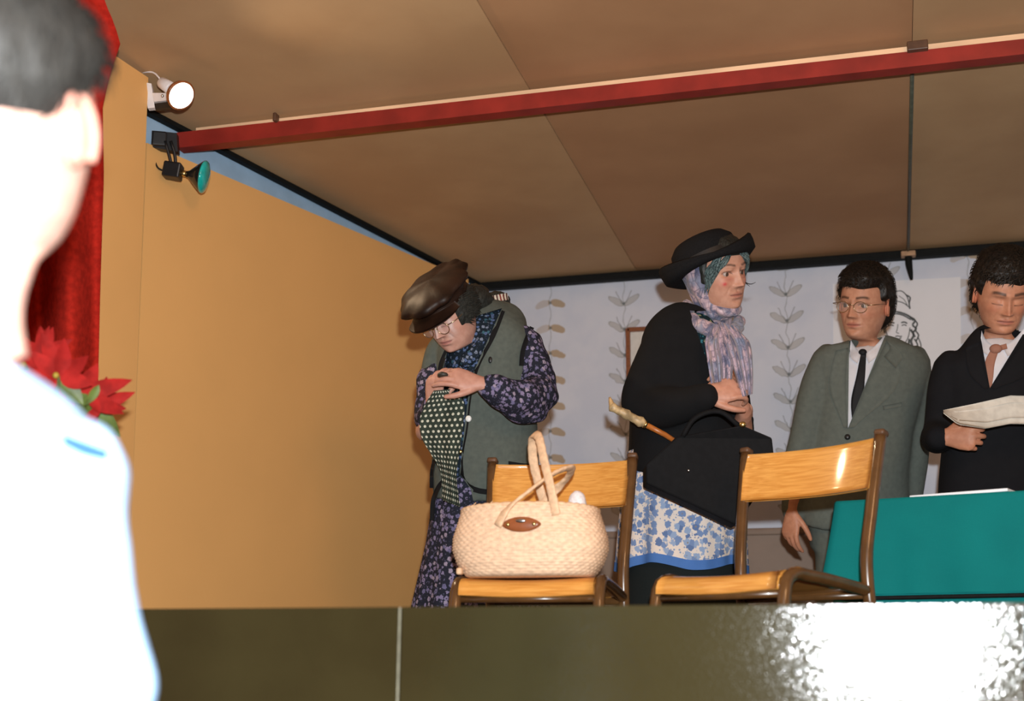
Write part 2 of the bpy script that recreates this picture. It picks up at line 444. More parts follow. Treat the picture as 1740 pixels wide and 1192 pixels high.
# --- left: blue room wall, orange flats
wa, wb = on_ceil(836, 497), on_ceil(355, 246)
wdir = nrm((wb-wa)*[1, 1, 0]); WN = nrm(np.cross(wdir, UP)); 
if np.dot(WN, RIGHT) < 0: WN = -WN
Lw = (wa[1]-YF)/-wdir[1]
wp = lambda t, z: np.array([wa[0]+wdir[0]*t, wa[1]+wdir[1]*t, z])
we = wp(Lw, 0)
struct('wall_left', *slab([wp(-.2, 0), wp(Lw, 0), wp(Lw, ceil_z(*we[:2])), wp(-.2, ceil_z(*wa[:2]))], .08, -WN), M['blue_wall'], 'pale blue side wall showing above the orange panel')
M['orange'] = plain('orange_board', S(240, 184, 114), .62, .012, 3, bump=.05, spec=.35)
fp0 = wa+WN*.07
def on_flat(x, y): return on_plane(x, y, fp0, WN)
tn, tf = on_flat(250, 243), on_flat(796, 475)
bn = on_flat(217, 1035); k = tn[2]/(tn[2]-bn[2]); bn0 = tn+(bn-tn)*k
bf0 = np.array([tf[0], tf[1], 0])
NEARD = depth(tn)
fo = tag(rebase(mk('stage_flat', *slab([bn0, bf0, tf, tn], .025, -WN), M['orange'], smooth=False)), 'large orange painted panel forming the left side of the stage', 'panel')
# nearer flat beside the curtain
an = math.radians(5.2); ndir = np.array([math.sin(an), math.cos(an), 0]); nn = np.array([math.cos(an), -math.sin(an), 0])
d1 = NEARD-.16
np0 = P(252, 132, d1)
def on_near(x, y): return on_plane(x, y, np0, nn)
a, b_, c_ = on_near(252, 132), on_near(217, 1035), on_near(195, 94)
b0 = a+(b_-a)*(a[2]/(a[2]-b_[2]))
ex = np.linalg.norm((on_near(110, 600)-on_near(245, 600))[:2])
a2 = a-ndir*ex; a2[2] = a[2]+(c_[2]-a[2])*ex/np.linalg.norm((c_-a)[:2]); b2 = b0-ndir*ex
tag(rebase(mk('stage_flat', *slab([b2, b0, a, a2], .03, -nn), M['orange'], smooth=False)), 'narrow orange panel standing beside the red curtain', 'panel')

# --- ceiling panels
M['ceiling'] = plain('ceiling_board', S(193, 157, 116), .75, .05, 2.2, bump=.06, bdist=.004, c2=S(183, 146, 106))
M['ceiling2'] = plain('ceiling_board_red', S(184, 140, 101), .75, .05, 2.2, bump=.06, bdist=.004, c2=S(174, 130, 92))
seam = [on_ceil(842, 55), on_ceil(1070, 441)]; rod = [on_ceil(1550, 80), on_ceil(1543, 425)]
def along(line, Y):
    t = (Y-line[0][1])/(line[1][1]-line[0][1]); q = line[0]+(line[1]-line[0])*t; return q[0]
YC = YF-.2
ce = struct('ceiling', *slab([(-5, YC, ceil_z(-5, YC)+.03), (XR+.2, YC, ceil_z(XR+.2, YC)+.03), (XR+.2, YB+.1, ceil_z(XR+.2, YB+.1)+.03), (-5, YB+.1, ceil_z(-5, YB+.1)+.03)], .05, (0, 0, 1)), M['ceiling'], 'brown sloping ceiling of large boards')
edges = [(-5, -5), (along(seam, YC), along(seam, YB)), (along(rod, YC), along(rod, YB)), (XR+.2, XR+.2)]
for k in range(3):
    (xa, xb), (xc, xd) = edges[k], edges[k+1]; g = .0008; up = (0, .004, .002)[k]
    mk('panel', *slab([(xa+g, YC, ceil_z(xa+g, YC)+up), (xc-g, YC, ceil_z(xc-g, YC)+up), (xd-g, YB, ceil_z(xd-g, YB)+up), (xb+g, YB, ceil_z(xb+g, YB)+up)], .028-up, (0, 0, 1)), (M['ceiling'], M['ceiling2'], M['ceiling'])[k], ce, smooth=False)
# black edge strips of the ceiling
def bar(name, p, q, w, h, mat, parent=None):
    p, q = np.asarray(p), np.asarray(q); t = nrm(q-p); s = nrm(np.cross(t, UP)); u = np.cross(s, t)
    A = np.stack([t, s, u], 1); return mk(name, *box((p+q)/2, (np.linalg.norm(q-p), w, h), A, bev=min(w, h)*.15), mat, parent, smooth=False)
zc0 = np.array([0, 0, -.022])
b1 = bar('trim_2', np.array([x0, YB-.03, ceil_z(x0, YB)])+zc0, np.array([XR, YB-.03, ceil_z(XR, YB)])+zc0, .05, .036, M['dark_trim']); b1['kind'] = 'structure'; b1['label'] = 'black strip where the ceiling meets the back wall'
b1 = bar('trim_3', wa+WN*.02+zc0*.4, wp(Lw, ceil_z(*we[:2]))+WN*.02+zc0*.4, .03, .018, M['dark_trim']); b1['kind'] = 'structure'; b1['label'] = 'black strip where the ceiling meets the blue wall'

# --- red beam with cream board
bm_y = on_ceil(1000, 128)[1]
L0, L1 = onY(290, 228, bm_y), onY(1740, 67, bm_y)
def bl(x, y): return onY(x, y, bm_y)
sl = (90-210)/(1540-458)
def beam_line(x, y0): return bl(x, y0+sl*(x-458))
bt = thing('ceiling_beam', 'long red beam with a cream upper edge hung under the ceiling', 'beam', beam_line(1000, 230))
xa, xb = 300, 1900
q = [beam_line(xa, 234), beam_line(xb, 234), beam_line(xb, 208), beam_line(xa, 208)]
mk('red_rail', *slab(q, .05, (0, 1, 0)), M['red_paint'], bt, smooth=False)
q = [beam_line(xa+30, 212)+[0, .012, 0], beam_line(xb, 212)+[0, .012, 0], beam_line(xb, 195)+[0, .012, 0], beam_line(xa+30, 201)+[0, .012, 0]]
mk('cream_board', *slab(q, .03, (0, 1, 0)), M['cream'], bt, smooth=False)
M['brown_metal'] = plain('brown_metal', S(90, 62, 45), .5)
for px, w_ in ((1559, .06), (470, .012)):
    c = beam_line(px, 203)+[0, -.005, 0]; mk('clamp', *box(c, (w_, .03, .03), bev=.003), M['brown_metal'], bt, smooth=False)
# rod along the ceiling with hooks
rt = thing('ceiling_rod', 'thin dark rod running along the ceiling seam from beam to back wall', 'rod', rod[1])
p0_, p1_ = on_ceil(1551, 78, .02), on_ceil(1543, 428, .02)
mk('shaft', *tube([p0_, p1_], .0065, 8), plain('greenish_metal', S(80, 84, 72), .45), rt)
mk('block', *box(p1_+[0, 0, -.012], (.06, .04, .022), bev=.003), plain('pale_block', S(190, 150, 115), .6), rt, smooth=False)
mk('hook', *tube([p1_+[0, 0, -.01], p1_+[0, 0, -.06], p1_+[.004, -.01, -.11], p1_+[.006, -.004, -.13]], [.016, .015, .01, .006], 8, res=8), M['dark_trim'], rt)

# --- glossy front board of the stage
def front_mat():
    m, t, b = newmat('glossy_front'); co = coord(t)
    n1 = N(t, 'ShaderNodeTexVoronoi', {'Vector': co, 'Scale': 290.0}, feature='SMOOTH_F1'); n2 = N(t, 'ShaderNodeTexNoise', {'Vector': co, 'Scale': 3.0, 'Detail': 5.0})
    t.links.new(mixc(t, X(t, n2.outputs[0]).smooth(.3, .7), (.023, .019, .007), (.034, .029, .011)), b.inputs['Base Color'])
    b.inputs['Roughness'].default_value = .10; b.inputs['Specular IOR Level'].default_value = .7
    setbump(t, b, n1.outputs[0], .5, .00055); return m
M['front'] = front_mat()
ztop = onY(1000, 1030, YF)[2]
wf = struct('wall_front', *box(((-4.5+XR)/2, YF+.03, (ztop+HALL)/2-.01), (XR+4.5, .03, ztop-HALL-.02)), M['dark_trim'], 'dark glossy board closing the front of the stage')
xs = onY(680, 1090, YF)[0]
cuts = [-4.5, xs-2.1, xs, xs+2.1, XR]
for k in range(4):
    a_, c_ = cuts[k]+.002, cuts[k+1]-.002
    mk('panel', *box(((a_+c_)/2, YF+.006, (ztop+HALL)/2), (c_-a_, .02, ztop-HALL), bev=.0015, seg=1), M['front'], wf, smooth=False)
mk('joint_strip', *box((xs, YF-.005, (ztop+HALL)/2), (.0025, .002, ztop-HALL-.002)), plain('pale_joint', S(150, 148, 130), .5), wf, smooth=False)

# ================================================================== CURTAIN AND PLANT
M['curtain'] = plain('red_velvet', (.40, .018, .010), .9, .12, 60, bump=.1, spec=.1)
def make_curtain():
    dc = depth(on_near(110, 600))-.26
    ys = np.concatenate([np.linspace(-70, 12, 6), np.linspace(30, 1300, 60)])
    edge_y = [-70, 0, 40, 75, 100, 135, 180, 300, 500, 700, 1300]; edge_x = [170, 178, 196, 206, 196, 186, 176, 178, 171, 165, 150]
    rows = []
    nu = 90
    for y in ys:
        xr_ = np.interp(y, edge_y, edge_x); xl = -150
        u = np.linspace(0, 1, nu); ux = xl+(xr_-xl)*u
        spread = np.interp(y, [-70, 100, 700], [.5, .75, 1.1])
        ph = u*21+.4*np.sin(y*.006); dd = dc+.05*spread*np.sin(ph)+.018*np.sin(u*17+1.3+y*.002)
        rows.append(np.array([P(a+3*np.cos(p_), y, e) for a, e, p_ in zip(ux, dd, ph)]))
    V = np.concatenate(rows); F = grid_faces(len(ys), nu)
    Vb = V+FWD*.006; n = len(V)
    return np.concatenate([V, Vb]), F+[tuple(i+n for i in f[::-1]) for f in F], dc
Vc, Fc, DC = make_curtain()
tag(rebase(mk('stage_curtain', Vc, Fc, M['curtain'])), 'red velvet stage curtain hanging in deep folds at far left', 'curtain')

def leaf_mesh(L, Wd, droop, fold=.2, tip=1.0):
    nu, nv = 7, 5; V = []
    for i in range(nu):
        t = i/(nu-1); wv = Wd*math.sin(math.pi*t**.8)**.8*(1-t*.1) if 0 < t < 1 else .0006
        for j in range(nv):
            s = (j/(nv-1)-.5)*2; V.append((s*wv, t*L, -droop*t*t*L+fold*abs(s)*wv))
    V = np.array(V); n = len(V); F = grid_faces(nu, nv)
    return np.concatenate([V, V-[0, 0, .0012]]), F+[tuple(k+n for k in f[::-1]) for f in F]
M['bract'] = plain('red_bract', (.36, .016, .014), .75, .15, 30, spec=.15); M['leafg'] = plain('green_leaf', (.10, .15, .03), .5, .2, 30); M['stemg'] = plain('green_stem', (.12, .14, .05), .6)
pd = 2.75
base_p = P(80, 760, pd); base_p[2] = 0
pl = thing('poinsettia', 'red poinsettia plant in front of the curtain foot', 'plant', base_p)
M['pot'] = plain('clay_pot', S(150, 80, 50), .7)
mk('pot', *tube([base_p+[0, 0, .0], base_p+[0, 0, .01], base_p+[0, 0, .2], base_p+[0, 0, .22]], [.08, .085, .12, .12], 24), M['pot'], pl)
heads = [(45, 622, .07), (70, 600, .055), (100, 640, .08), (135, 668, .085), (160, 690, .07), (30, 650, .07), (85, 672, .07), (118, 700, .07)]
for hx, hy, sz in heads:
    c = P(hx, hy, pd+random.uniform(-.06, .06)); mk('stem', *tube([base_p+[0, 0, .2], (base_p+c)/2+[0, 0, .08], c], .004, 6, res=8), M['stemg'], pl)
    nb = 9
    for k in range(nb):
        g = k >= 8; th = 2*math.pi*k/nb*1.02+random.uniform(-.2, .2); el = random.uniform(-.1, .5)
        V, F = leaf_mesh(sz*random.uniform(.9, 1.3), sz*.24, random.uniform(0, .5))
        A = np.array(Matrix.Rotation(th, 3, 'Y') @ Matrix.Rotation(el, 3, 'X')); toc = np.array(Matrix.Rotation(HEAD, 3, 'Z'))
        V = V @ np.array(Matrix.Rotation(-math.pi/2, 3, 'X')).T  # leaf points up first
        V = V @ A.T @ toc.T
        mk('leaf' if g else 'bract', V+c, F, M['leafg'] if g else M['bract'], pl)
    mk('flower_eye', *sphere(c+[0, -.01, 0], .007, 8, 6), plain('yellow_eye', (.35, .25, .03), .6), pl)
for (x, y, ang, L) in ((150, 668, -35, .055), (168, 655, 25, .05), (172, 690, 40, .055)):
    c = P(x, y, pd-.05); V, F = leaf_mesh(L, L*.2, .2); th = math.radians(ang)
    V = V @ np.array(Matrix.Rotation(-math.pi/2, 3, 'X')).T @ np.array(Matrix.Rotation(th, 3, 'Y')).T @ np.array(Matrix.Rotation(HEAD, 3, 'Z')).T
    mk('leaf' if y < 660 else 'bract', V+c, F, M['leafg'] if y < 660 else M['bract'], pl)

# ================================================================== SPOT LAMPS
def basis(z, up=(0, 0, 1)):
    z = nrm(z); x = nrm(np.cross(up, z)); return np.stack([x, np.cross(z, x), z], 1)
def revolve(c, axis, prof, n=28):
    A = basis(axis); return loft([np.asarray(c)+(ering((0, 0, h), (1, 0, 0), (0, 1, 0), max(r, 1e-4), max(r, 1e-4), n) @ A.T) for h, r in prof])
dl = d1-.04; s_ = dl/FPX
la = thing('clip_spotlight', 'lit white spotlight clamped to the top of the orange panel edge', 'lamp', P(255, 165, d1))
ax = camvec(.66, -.46, .60); c0 = P(276, 141, dl)
mk('housing', *revolve(c0, ax, [(-.008, .006), (-.004, .016), (.0, .019), (.058, .021), (.06, .017)]), M['white_plastic'], la)
bulb = revolve(c0+ax*.05, ax, [(0, .013), (.02, .015), (.035, .030), (.055, .045), (.068, .049), (.070, .047)])
mk('bulb', *bulb, plain('amber_glass', S(150, 85, 45), .25, coat=.4), la)
mk('bulb_face', *revolve(c0+ax*.119, ax, [(0, .043), (.004, .041), (.010, .030), (.013, .012), (.0135, .001)]), emis('lit_bulb', (1, .86, .70), 5.0), la)
plq = [P(246, 140, d1-.01), P(257, 142, d1-.01), P(263, 183, d1-.01), P(251, 184, d1-.01)]
mk('clamp_plate', *slab(plq, .02, FWD), M['white_plastic'], la, smooth=False)
mk('bracket', *slab([P(258, 158, d1-.012), P(284, 158, dl), P(288, 170, dl), P(262, 173, d1-.012)], .012, FWD), M['white_plastic'], la, smooth=False)
mk('bolt', *sphere(P(276, 163, dl-.006), .005, 10, 6), M['steel'], la)
mk('clamp_jaw', *slab([P(262, 176, d1-.012), P(292, 172, dl), P(290, 182, dl), P(264, 186, d1-.01)], .015, FWD), M['black_metal'], la, smooth=False)
mk('cord', *tube([P(274, 137, dl), P(262, 124, dl+.02), P(236, 124, dl+.05), P(225, 130, dl+.12)], .003, 8, res=12), M['white_plastic'], la)
sp = bpy.data.lights.new('clip_spotlight_bulb', 'SPOT'); sp.energy = 30; sp.color = (1, .72, .45); sp.spot_size = 2.2; sp.spot_blend = .8; sp.shadow_soft_size = .03
spo = bpy.data.objects.new('clip_spotlight_bulb', sp); COL.objects.link(spo); spo.location = (c0+ax*.145).tolist(); spo.rotation_euler = Vector(ax.tolist()).to_track_quat('-Z', 'Y').to_euler()

db = NEARD+.05
lb = thing('black_spotlight', 'black spotlight with a teal glass bulb below the red beam end', 'lamp', P(262, 235, db))
mk('mount', *box(P(272, 240, db), (.05, .05, .085), basis(camvec(.2, .1, 1)), bev=.006), M['black_metal'], lb, smooth=False)
mk('rail', *slab([P(258, 222, db-.03), P(300, 226, db-.03), P(302, 258, db-.03), P(258, 250, db-.03)], .03, FWD), M['black_metal'], lb, smooth=False)
for o_ in (0, 10):
    mk('arm', *tube([P(280+o_, 240, db-.035), P(287+o_, 262, db-.035), P(293+o_*.6, 288, db-.035)], .0055, 8, res=6), M['black_metal'], lb)
mk('housing', *box(P(294, 291, db-.03), (.062, .055, .052), np.stack([camvec(1, -.16, .15), camvec(0, .2, 1), camvec(.16, 1, -.1)], 1), bev=.006), M['black_metal'], lb, smooth=False)
ax2 = camvec(1, -.18, .02); c2 = P(312, 295, db-.035)
mk('socket', *revolve(c2-ax2*.012, ax2, [(0, .011), (.014, .011), (.022, .010)]), M['brass'], lb)
mk('bulb', *revolve(c2+ax2*.008, ax2, [(0, .010), (.012, .014), (.035, .036), (.056, .054), (.060, .055)]), plain('black_glass', (.015, .013, .011), .2, coat=.5), lb)
mk('bulb_face', *revolve(c2+ax2*.066, ax2, [(0, .055), (.004, .056), (.010, .052), (.017, .032), (.020, .002)]), plain('teal_glass', (.01, .50, .46), .12, coat=.6), lb)
mk('cord', *tube([P(262, 250, db), P(263, 272, db-.02), P(270, 287, db-.03), P(282, 291, db-.03)], .0032, 8, res=14), M['black_metal'], lb)

# ================================================================== WALL HANGINGS
M['frame_wood'] = plain('brown_frame', S(140, 80, 42), .5, stretch=(1, 1, 5)); M['paper_w'] = plain('white_paper', (.86, .88, .93), .7, .015, 4, bump=.03)
def wq(x, y, off): return onY(x, y, YB-off)
pf = thing('picture_frame', 'brown wooden picture frame half hidden behind the woman in black', 'picture', wq(1120, 700, .03))
(fx0, fy0, fx1, fy1) = (1066, 561, 1175, 700)
mk('mat', *slab([wq(fx0, fy1, .012), wq(fx1, fy1-4, .012), wq(fx1, fy0-4, .012), wq(fx0, fy0, .012)], .008, (0, 1, 0)), plain('cream_mat', (.75, .73, .68), .7, .03), pf, smooth=False)
for a_, c_ in (((fx0, fy0), (fx1, fy0-5)), ((fx0, fy1), (fx1, fy1-5)), ((fx0+2, fy0-2), (fx0+2, fy1+2)), ((fx1, fy0-7), (fx1, fy1-2))):
    p, q = wq(*a_, .016), wq(*c_, .016); bar('frame_bar', p, q, .022, .02, M['frame_wood'], pf) if abs(p[2]-q[2]) < .1 else mk('frame_bar', *box((p+q)/2, (.02, .022, abs(p[2]-q[2])), bev=.003), M['frame_wood'], pf, smooth=False)
po = thing('portrait_poster', 'white poster with an ink drawing of a woman\'s head on the back wall', 'poster', wq(1530, 770, .006))
mk('sheet', *slab([wq(1417, 765, .008), wq(1634, 752, .008), wq(1632, 471, .008), wq(1415, 483, .008)], .003, (0, 1, 0)), M['paper_w'], po, smooth=False)
M['ink'] = plain('ink', (.10, .115, .12), .7)
Zs = lambda pts: [(1300+x/3.136, 420+y/3.136) for x, y in pts]
strokes = [([(660, 300), (668, 262), (695, 238), (725, 234), (752, 256), (768, 300)], .003), ([(752, 256), (772, 268), (768, 300), (772, 330)], .004),
  ([(668, 300), (700, 290), (740, 300), (768, 322)], .0025), ([(660, 352), (690, 345), (730, 352), (772, 372), (790, 392)], .005), ([(664, 362), (700, 356), (740, 366), (778, 388)], .004),
  ([(640, 415), (646, 455), (662, 492), (690, 520), (715, 530), (745, 512), (764, 478), (772, 430)], .0025),
  ([(655, 408), (672, 402), (690, 406)], .004), ([(725, 404), (742, 400), (758, 408)], .004), ([(660, 420), (672, 416), (686, 420)], .003), ([(728, 419), (742, 414), (754, 420)], .003),
  ([(708, 412), (704, 440), (700, 456), (714, 460)], .002), ([(694, 478), (706, 474), (716, 477), (730, 476)], .003), ([(700, 486), (713, 490), (726, 484)], .003),
  ([(772, 372), (800, 392), (786, 416), (806, 436), (788, 458), (800, 480)], .005), ([(784, 380), (812, 410), (800, 440), (818, 470), (806, 500)], .004), ([(776, 440), (792, 470), (778, 500), (786, 540), (776, 556)], .006),
  ([(796, 490), (812, 520), (806, 560)], .004), ([(815, 480), (830, 520), (826, 570)], .003), ([(768, 490), (766, 520), (772, 552)], .005), ([(640, 380), (632, 420), (638, 460)], .004),
  ([(700, 532), (698, 552), (680, 570)], .0025), ([(752, 512), (756, 540), (772, 560)], .0025), ([(712, 260), (740, 280), (758, 310)], .0018), ([(690, 262), (676, 290)], .0018)]
mk('ink_drawing', *merge(*[tube([wq(x, y, .0085) for x, y in Zs(p)], r*.8, 6, rd=.0012, ref=(0, 1, 0), res=14) for p, r in strokes]), M['ink'], po)
# ================================================================== CHAIRS
def plymat():
    m, t, b = newmat('varnished_plywood'); mp = N(t, 'ShaderNodeMapping', {'Vector': coord(t), 'Scale': (2.0, 14, 40)})
    nz = N(t, 'ShaderNodeTexNoise', {'Vector': mp.outputs[0], 'Scale': 5.0, 'Detail': 6.0, 'Distortion': .6})
    t.links.new(mixc(t, X(t, nz.outputs[0]).smooth(.25, .75), S(206, 136, 54), S(234, 170, 86)), b.inputs['Base Color'])
    b.inputs['Roughness'].default_value = .42; b.inputs['Coat Weight'].default_value = .8; b.inputs['Coat Roughness'].default_value = .09
    return m
M['ply'] = plymat(); M['tube_brown'] = plain('brown_tube', S(92, 62, 34), .25, .1, 20, bump=.03, coat=.5)
M['cap_brown'] = plain('brown_cap', S(96, 66, 44), .5)
def plate(fn, nu, nv, th):
    """thick curved plate from fn(u, v) -> point"""
    V = np.array([fn(i/(nu-1), j/(nv-1)) for i in range(nu) for j in range(nv)]); F = grid_faces(nu, nv); Nn = vnormals(V, F)
    n = nu*nv; Vb = V-Nn*th
    bd = list(range(nv))+[i*nv+nv-1 for i in range(1, nu)]+[(nu-1)*nv+j for j in range(nv-2, -1, -1)]+[i*nv for i in range(nu-2, 0, -1)]
    return np.concatenate([V, Vb]), F+[tuple(k+n for k in f[::-1]) for f in F]+[(bd[i], bd[(i+1) % len(bd)], bd[(i+1) % len(bd)]+n, bd[i]+n) for i in range(len(bd))]
def make_chair(label):
    t = thing('school_chair', label, 'chair', group='wooden chairs at the front of the stage')
    r = .0150
    for s in (-1, 1):
        x = .178*s
        mk('leg', *tube([(x*1.04, -.215, 0), (x, -.197, .30), (x, -.190, .40), (x, -.178, .432), (x, -.150, .447), (x, -.10, .446), (x, .165, .425)], r, 14, res=40), M['tube_brown'], t, local=True)
        mk('leg', *tube([(x*1.06, .255, 0), (x*1.03, .19, .30), (x*1.02, .168, .40), (x*1.02, .166, .50), (x*1.06, .19, .62), (x*1.12, .236, .805)], r, 14, rd=.0155, ref=(1, 0, 0), res=40), M['tube_brown'], t, local=True)
        mk('end_cap', *box((x*1.125, .240, .812), (.029, .031, .016), np.array(Matrix.Rotation(-.25, 3, 'X')), bev=.006), M['cap_brown'], t, local=True)
        mk('foot', *tube([(x*1.04, -.215, .0), (x*1.04, -.214, .03)], .017, 12), M['cap_brown'], t, local=True)
        mk('foot', *tube([(x*1.06, .255, .0), (x*1.06, .250, .03)], .017, 12), M['cap_brown'], t, local=True)
        mk('weld', *sphere((x*1.01, .166, .425), (.012, .02, .012), 10, 6), M['steel'], t, local=True)
    mk('crossbar', *tube([(-.178, -.186, .402), (.178, -.186, .402)], .009, 10), M['tube_brown'], t, local=True)
    mk('crossbar', *tube([(-.18, .168, .415), (.18, .168, .415)], .010, 10), M['tube_brown'], t, local=True)
    prof = np.array([(-.206, .412), (-.205, .425), (-.199, .440), (-.186, .450), (-.165, .455), (-.12, .455), (0, .446), (.10, .438), (.172, .436)])
    pr = resample(prof, 26)
    def seat(u, v):
        y, z = pr[int(round(u*25))]; return np.array([(v-.5)*.334, y, z-.006*math.cos((v-.5)*math.pi)])
    mk('seat', *plate(seat, 26, 14, .010), M['ply'], t, local=True)
    def back(u, v):
        x = (v-.5)*.372*(1+.05*u); z = .672+.128*u; q = (v-.5)*2
        return np.array([x, .196+.038*u+.040*(1-q*q)-.012, z])
    mk('backrest', *plate(back, 10, 26, .009), M['ply'], t, local=True)
    return t
def copy_tree(o, parent=None):
    c = o.copy(); COL.objects.link(c); c.parent = parent
    for ch in [k for k in o.children]: copy_tree(ch, c)
    return c
ch1 = make_chair('school chair with plywood back, carrying the wicker basket')
ch2 = copy_tree(ch1); ch2['label'] = 'empty school chair turned aside in front of the green table'
C1 = np.array([-.8346, 3.2589, 0]); Y1 = .0329
ch1.location = C1.tolist(); ch1.rotation_euler = (0, 0, Y1)
ch2.location = (-.270, 3.183, 0); ch2.rotation_euler = (0, 0, -.505)
LOC[ch1.name] = C1

# ================================================================== BASKET
M['wicker'] = plain('wicker', S(238, 200, 166), .6, .08, 90, bump=.1); M['wicker_d'] = plain('wicker_handle', S(234, 194, 156), .6, .08, 90)
M['leather'] = plain('brown_leather', S(150, 84, 48), .3, .1, 40, coat=.4)
RB = np.array(Matrix.Rotation(Y1, 3, 'Z'))
bc = P(901, 976, 3.17); bc[2] = .4545
bk = thing('wicker_basket', 'oval wicker basket with two crossed handles standing on the chair', 'basket', bc)
def W(p): return bc+np.asarray(p, float) @ RB.T
prof = [(0, .150, .088), (.006, .160, .096), (.03, .178, .106), (.065, .191, .112), (.095, .190, .111), (.13, .180, .104), (.158, .172, .100), (.166, .171, .099)]
prof = np.array(prof); rows, nc = 24, 240
zz = np.linspace(0, .166, rows*4+1); rings = []
for z in zz:
    a_, b_ = np.interp(z, prof[:, 0], prof[:, 1]), np.interp(z, prof[:, 0], prof[:, 2])
    row = int(z/.166*rows*.9999); th = np.linspace(0, 2*math.pi, nc, endpoint=False)
    dsp = .0013*np.abs(np.sin(z/.166*rows*math.pi))*(1+.9*np.cos(th*40+math.pi*row))
    dip = 0 if z < .12 else -(z-.12)/.046*.004*np.cos(th*2)
    q = ering((0, 0, 0), (1, 0, 0), (0, 1, 0), 1, 1, nc, 2.7)
    V = np.stack([q[:, 0]*(a_+dsp), q[:, 1]*(b_+dsp), np.full(nc, z)+dip], 1); rings.append(W(V))
# inner skin back down so the basket is hollow
for z in np.linspace(.166, .02, 8):
    a_, b_ = np.interp(z, prof[:, 0], prof[:, 1])-.007, np.interp(z, prof[:, 0], prof[:, 2])-.007
    th = np.linspace(0, 2*math.pi, nc, endpoint=False); dip = 0 if z < .12 else -(z-.12)/.046*.004*np.cos(th*2)
    q = ering((0, 0, 0), (1, 0, 0), (0, 1, 0), 1, 1, nc, 2.7); rings.append(W(np.stack([q[:, 0]*a_, q[:, 1]*b_, np.full(nc, z)+dip], 1)))
mk('body', *loft(rings), M['wicker'], bk)
th = np.linspace(0, 2*math.pi, 121); q = ering((0, 0, 0), (1, 0, 0), (0, 1, 0), .168, .097, 120, 2.7)
rim = np.array([W((x, y, .166-.004*math.cos(2*t))) for (x, y, _), t in zip(q, np.linspace(0, 2*math.pi, 120, endpoint=False))])
rr = [rim[(np.arange(120)+0) % 120]]
V = []; 
for i in range(120):
    t = nrm(rim[(i+1) % 120]-rim[i-1]); a_ = nrm(np.cross(t, UP)); r_ = .0055+.0012*math.sin(i*2.1); V.append(ering(rim[i], a_, UP, r_, r_, 8))
mk('rim', np.concatenate(V), grid_faces(121, 8, True)[:120*8] and [tuple(k % 960 for k in f) for f in grid_faces(121, 8, True)], M['wicker_d'], bk)
def handle(pts, hook=None):
    p = resample(np.array([W(q) for q in pts]), 60)
    w_ = .0120+.0006*np.sin(np.arange(60)*1.9); V, F = tube(p, .0048+.0006*np.sin(np.arange(60)*1.9), 12, rd=w_, ref=RB @ np.array([.75, -.25, .5]), pw=2.6)
    return mk('handle', V, F, M['wicker_d'], bk)
handle([(.086, -.100, .140), (.076, -.098, .19), (.050, -.075, .28), (.026, -.03, .345), (.006, .01, .355), (-.006, .05, .31), (.008, .085, .22), (.026, .098, .15)])
handle([(-.055, -.112, .115), (-.035, -.112, .150), (.015, -.10, .196), (.075, -.05, .250), (.102, .0, .268), (.09, .045, .258), (.02, .085, .205), (-.045, .098, .155)])
def oval(u, v):
    th = v*2*math.pi; r_ = u; x = math.cos(th)*.048*r_; z = math.sin(th)*.018*r_*(1-.35*(abs(math.cos(th)))**3)
    return W((x+.004, -.1125-.004*(1-r_*r_)-.004, .118+z))
V = np.array([oval(i/5, j/32) for i in range(6) for j in range(32)]); F = grid_faces(6, 32, True)
cl = mk('clasp', np.concatenate([V, V+np.array([0, .006, 0])]), F+[tuple(k+192 for k in f[::-1]) for f in F]+[(160+j, 160+(j+1) % 32, 352+(j+1) % 32, 352+j) for j in range(32)], M['leather'], bk)
for s in (-1, 1): mk('rivet', *sphere(W((.004+.032*s, -.1195, .118)), (.005, .003, .005), 12, 8), M['brass'], cl)
mk('clasp_plate', *sphere(W((.004, -.1200, .126)), (.013, .003, .005), 14, 8), M['steel'], cl)
mk('foot', *box(W((-.158, -.075, .012)), (.014, .02, .016), RB, bev=.004), M['wicker_d'], bk)
for (a_, c_) in (((-.16, -.03, .16), (-.135, -.02, .185)), ((-.13, .0, .16), (-.10, .01, .192)), ((-.15, .02, .16), (-.16, .01, .182))):
    mk('loose_cane', *tube([W(a_), (W(a_)+W(c_))/2+[.006, 0, .004], W(c_)], .0013, 6, res=6), M['wicker_d'], bk)
yb = W((.122, -.02, .135)); 
V, F = sphere(yb+[0, 0, .037], (.0225, .0225, .037), 28, 18); V = crumple(V, F, .0016, 120)
tag(rebase(mk('yarn_ball', V, F, plain('white_wool', (.82, .76, .76), .9, .08, 200, bump=.4))), 'white rounded ball of wool peeking out of the basket', 'yarn')
V, F = sphere(W((-.01, .01, .125)), (.14, .075, .038), 32, 14, RB); V = crumple(V, F, .012, 25)
tag(rebase(mk('dark_cloth', V, F, cloth('dark_cloth', (.02, .022, .025)))), 'crumpled dark cloth filling the wicker basket', 'cloth')

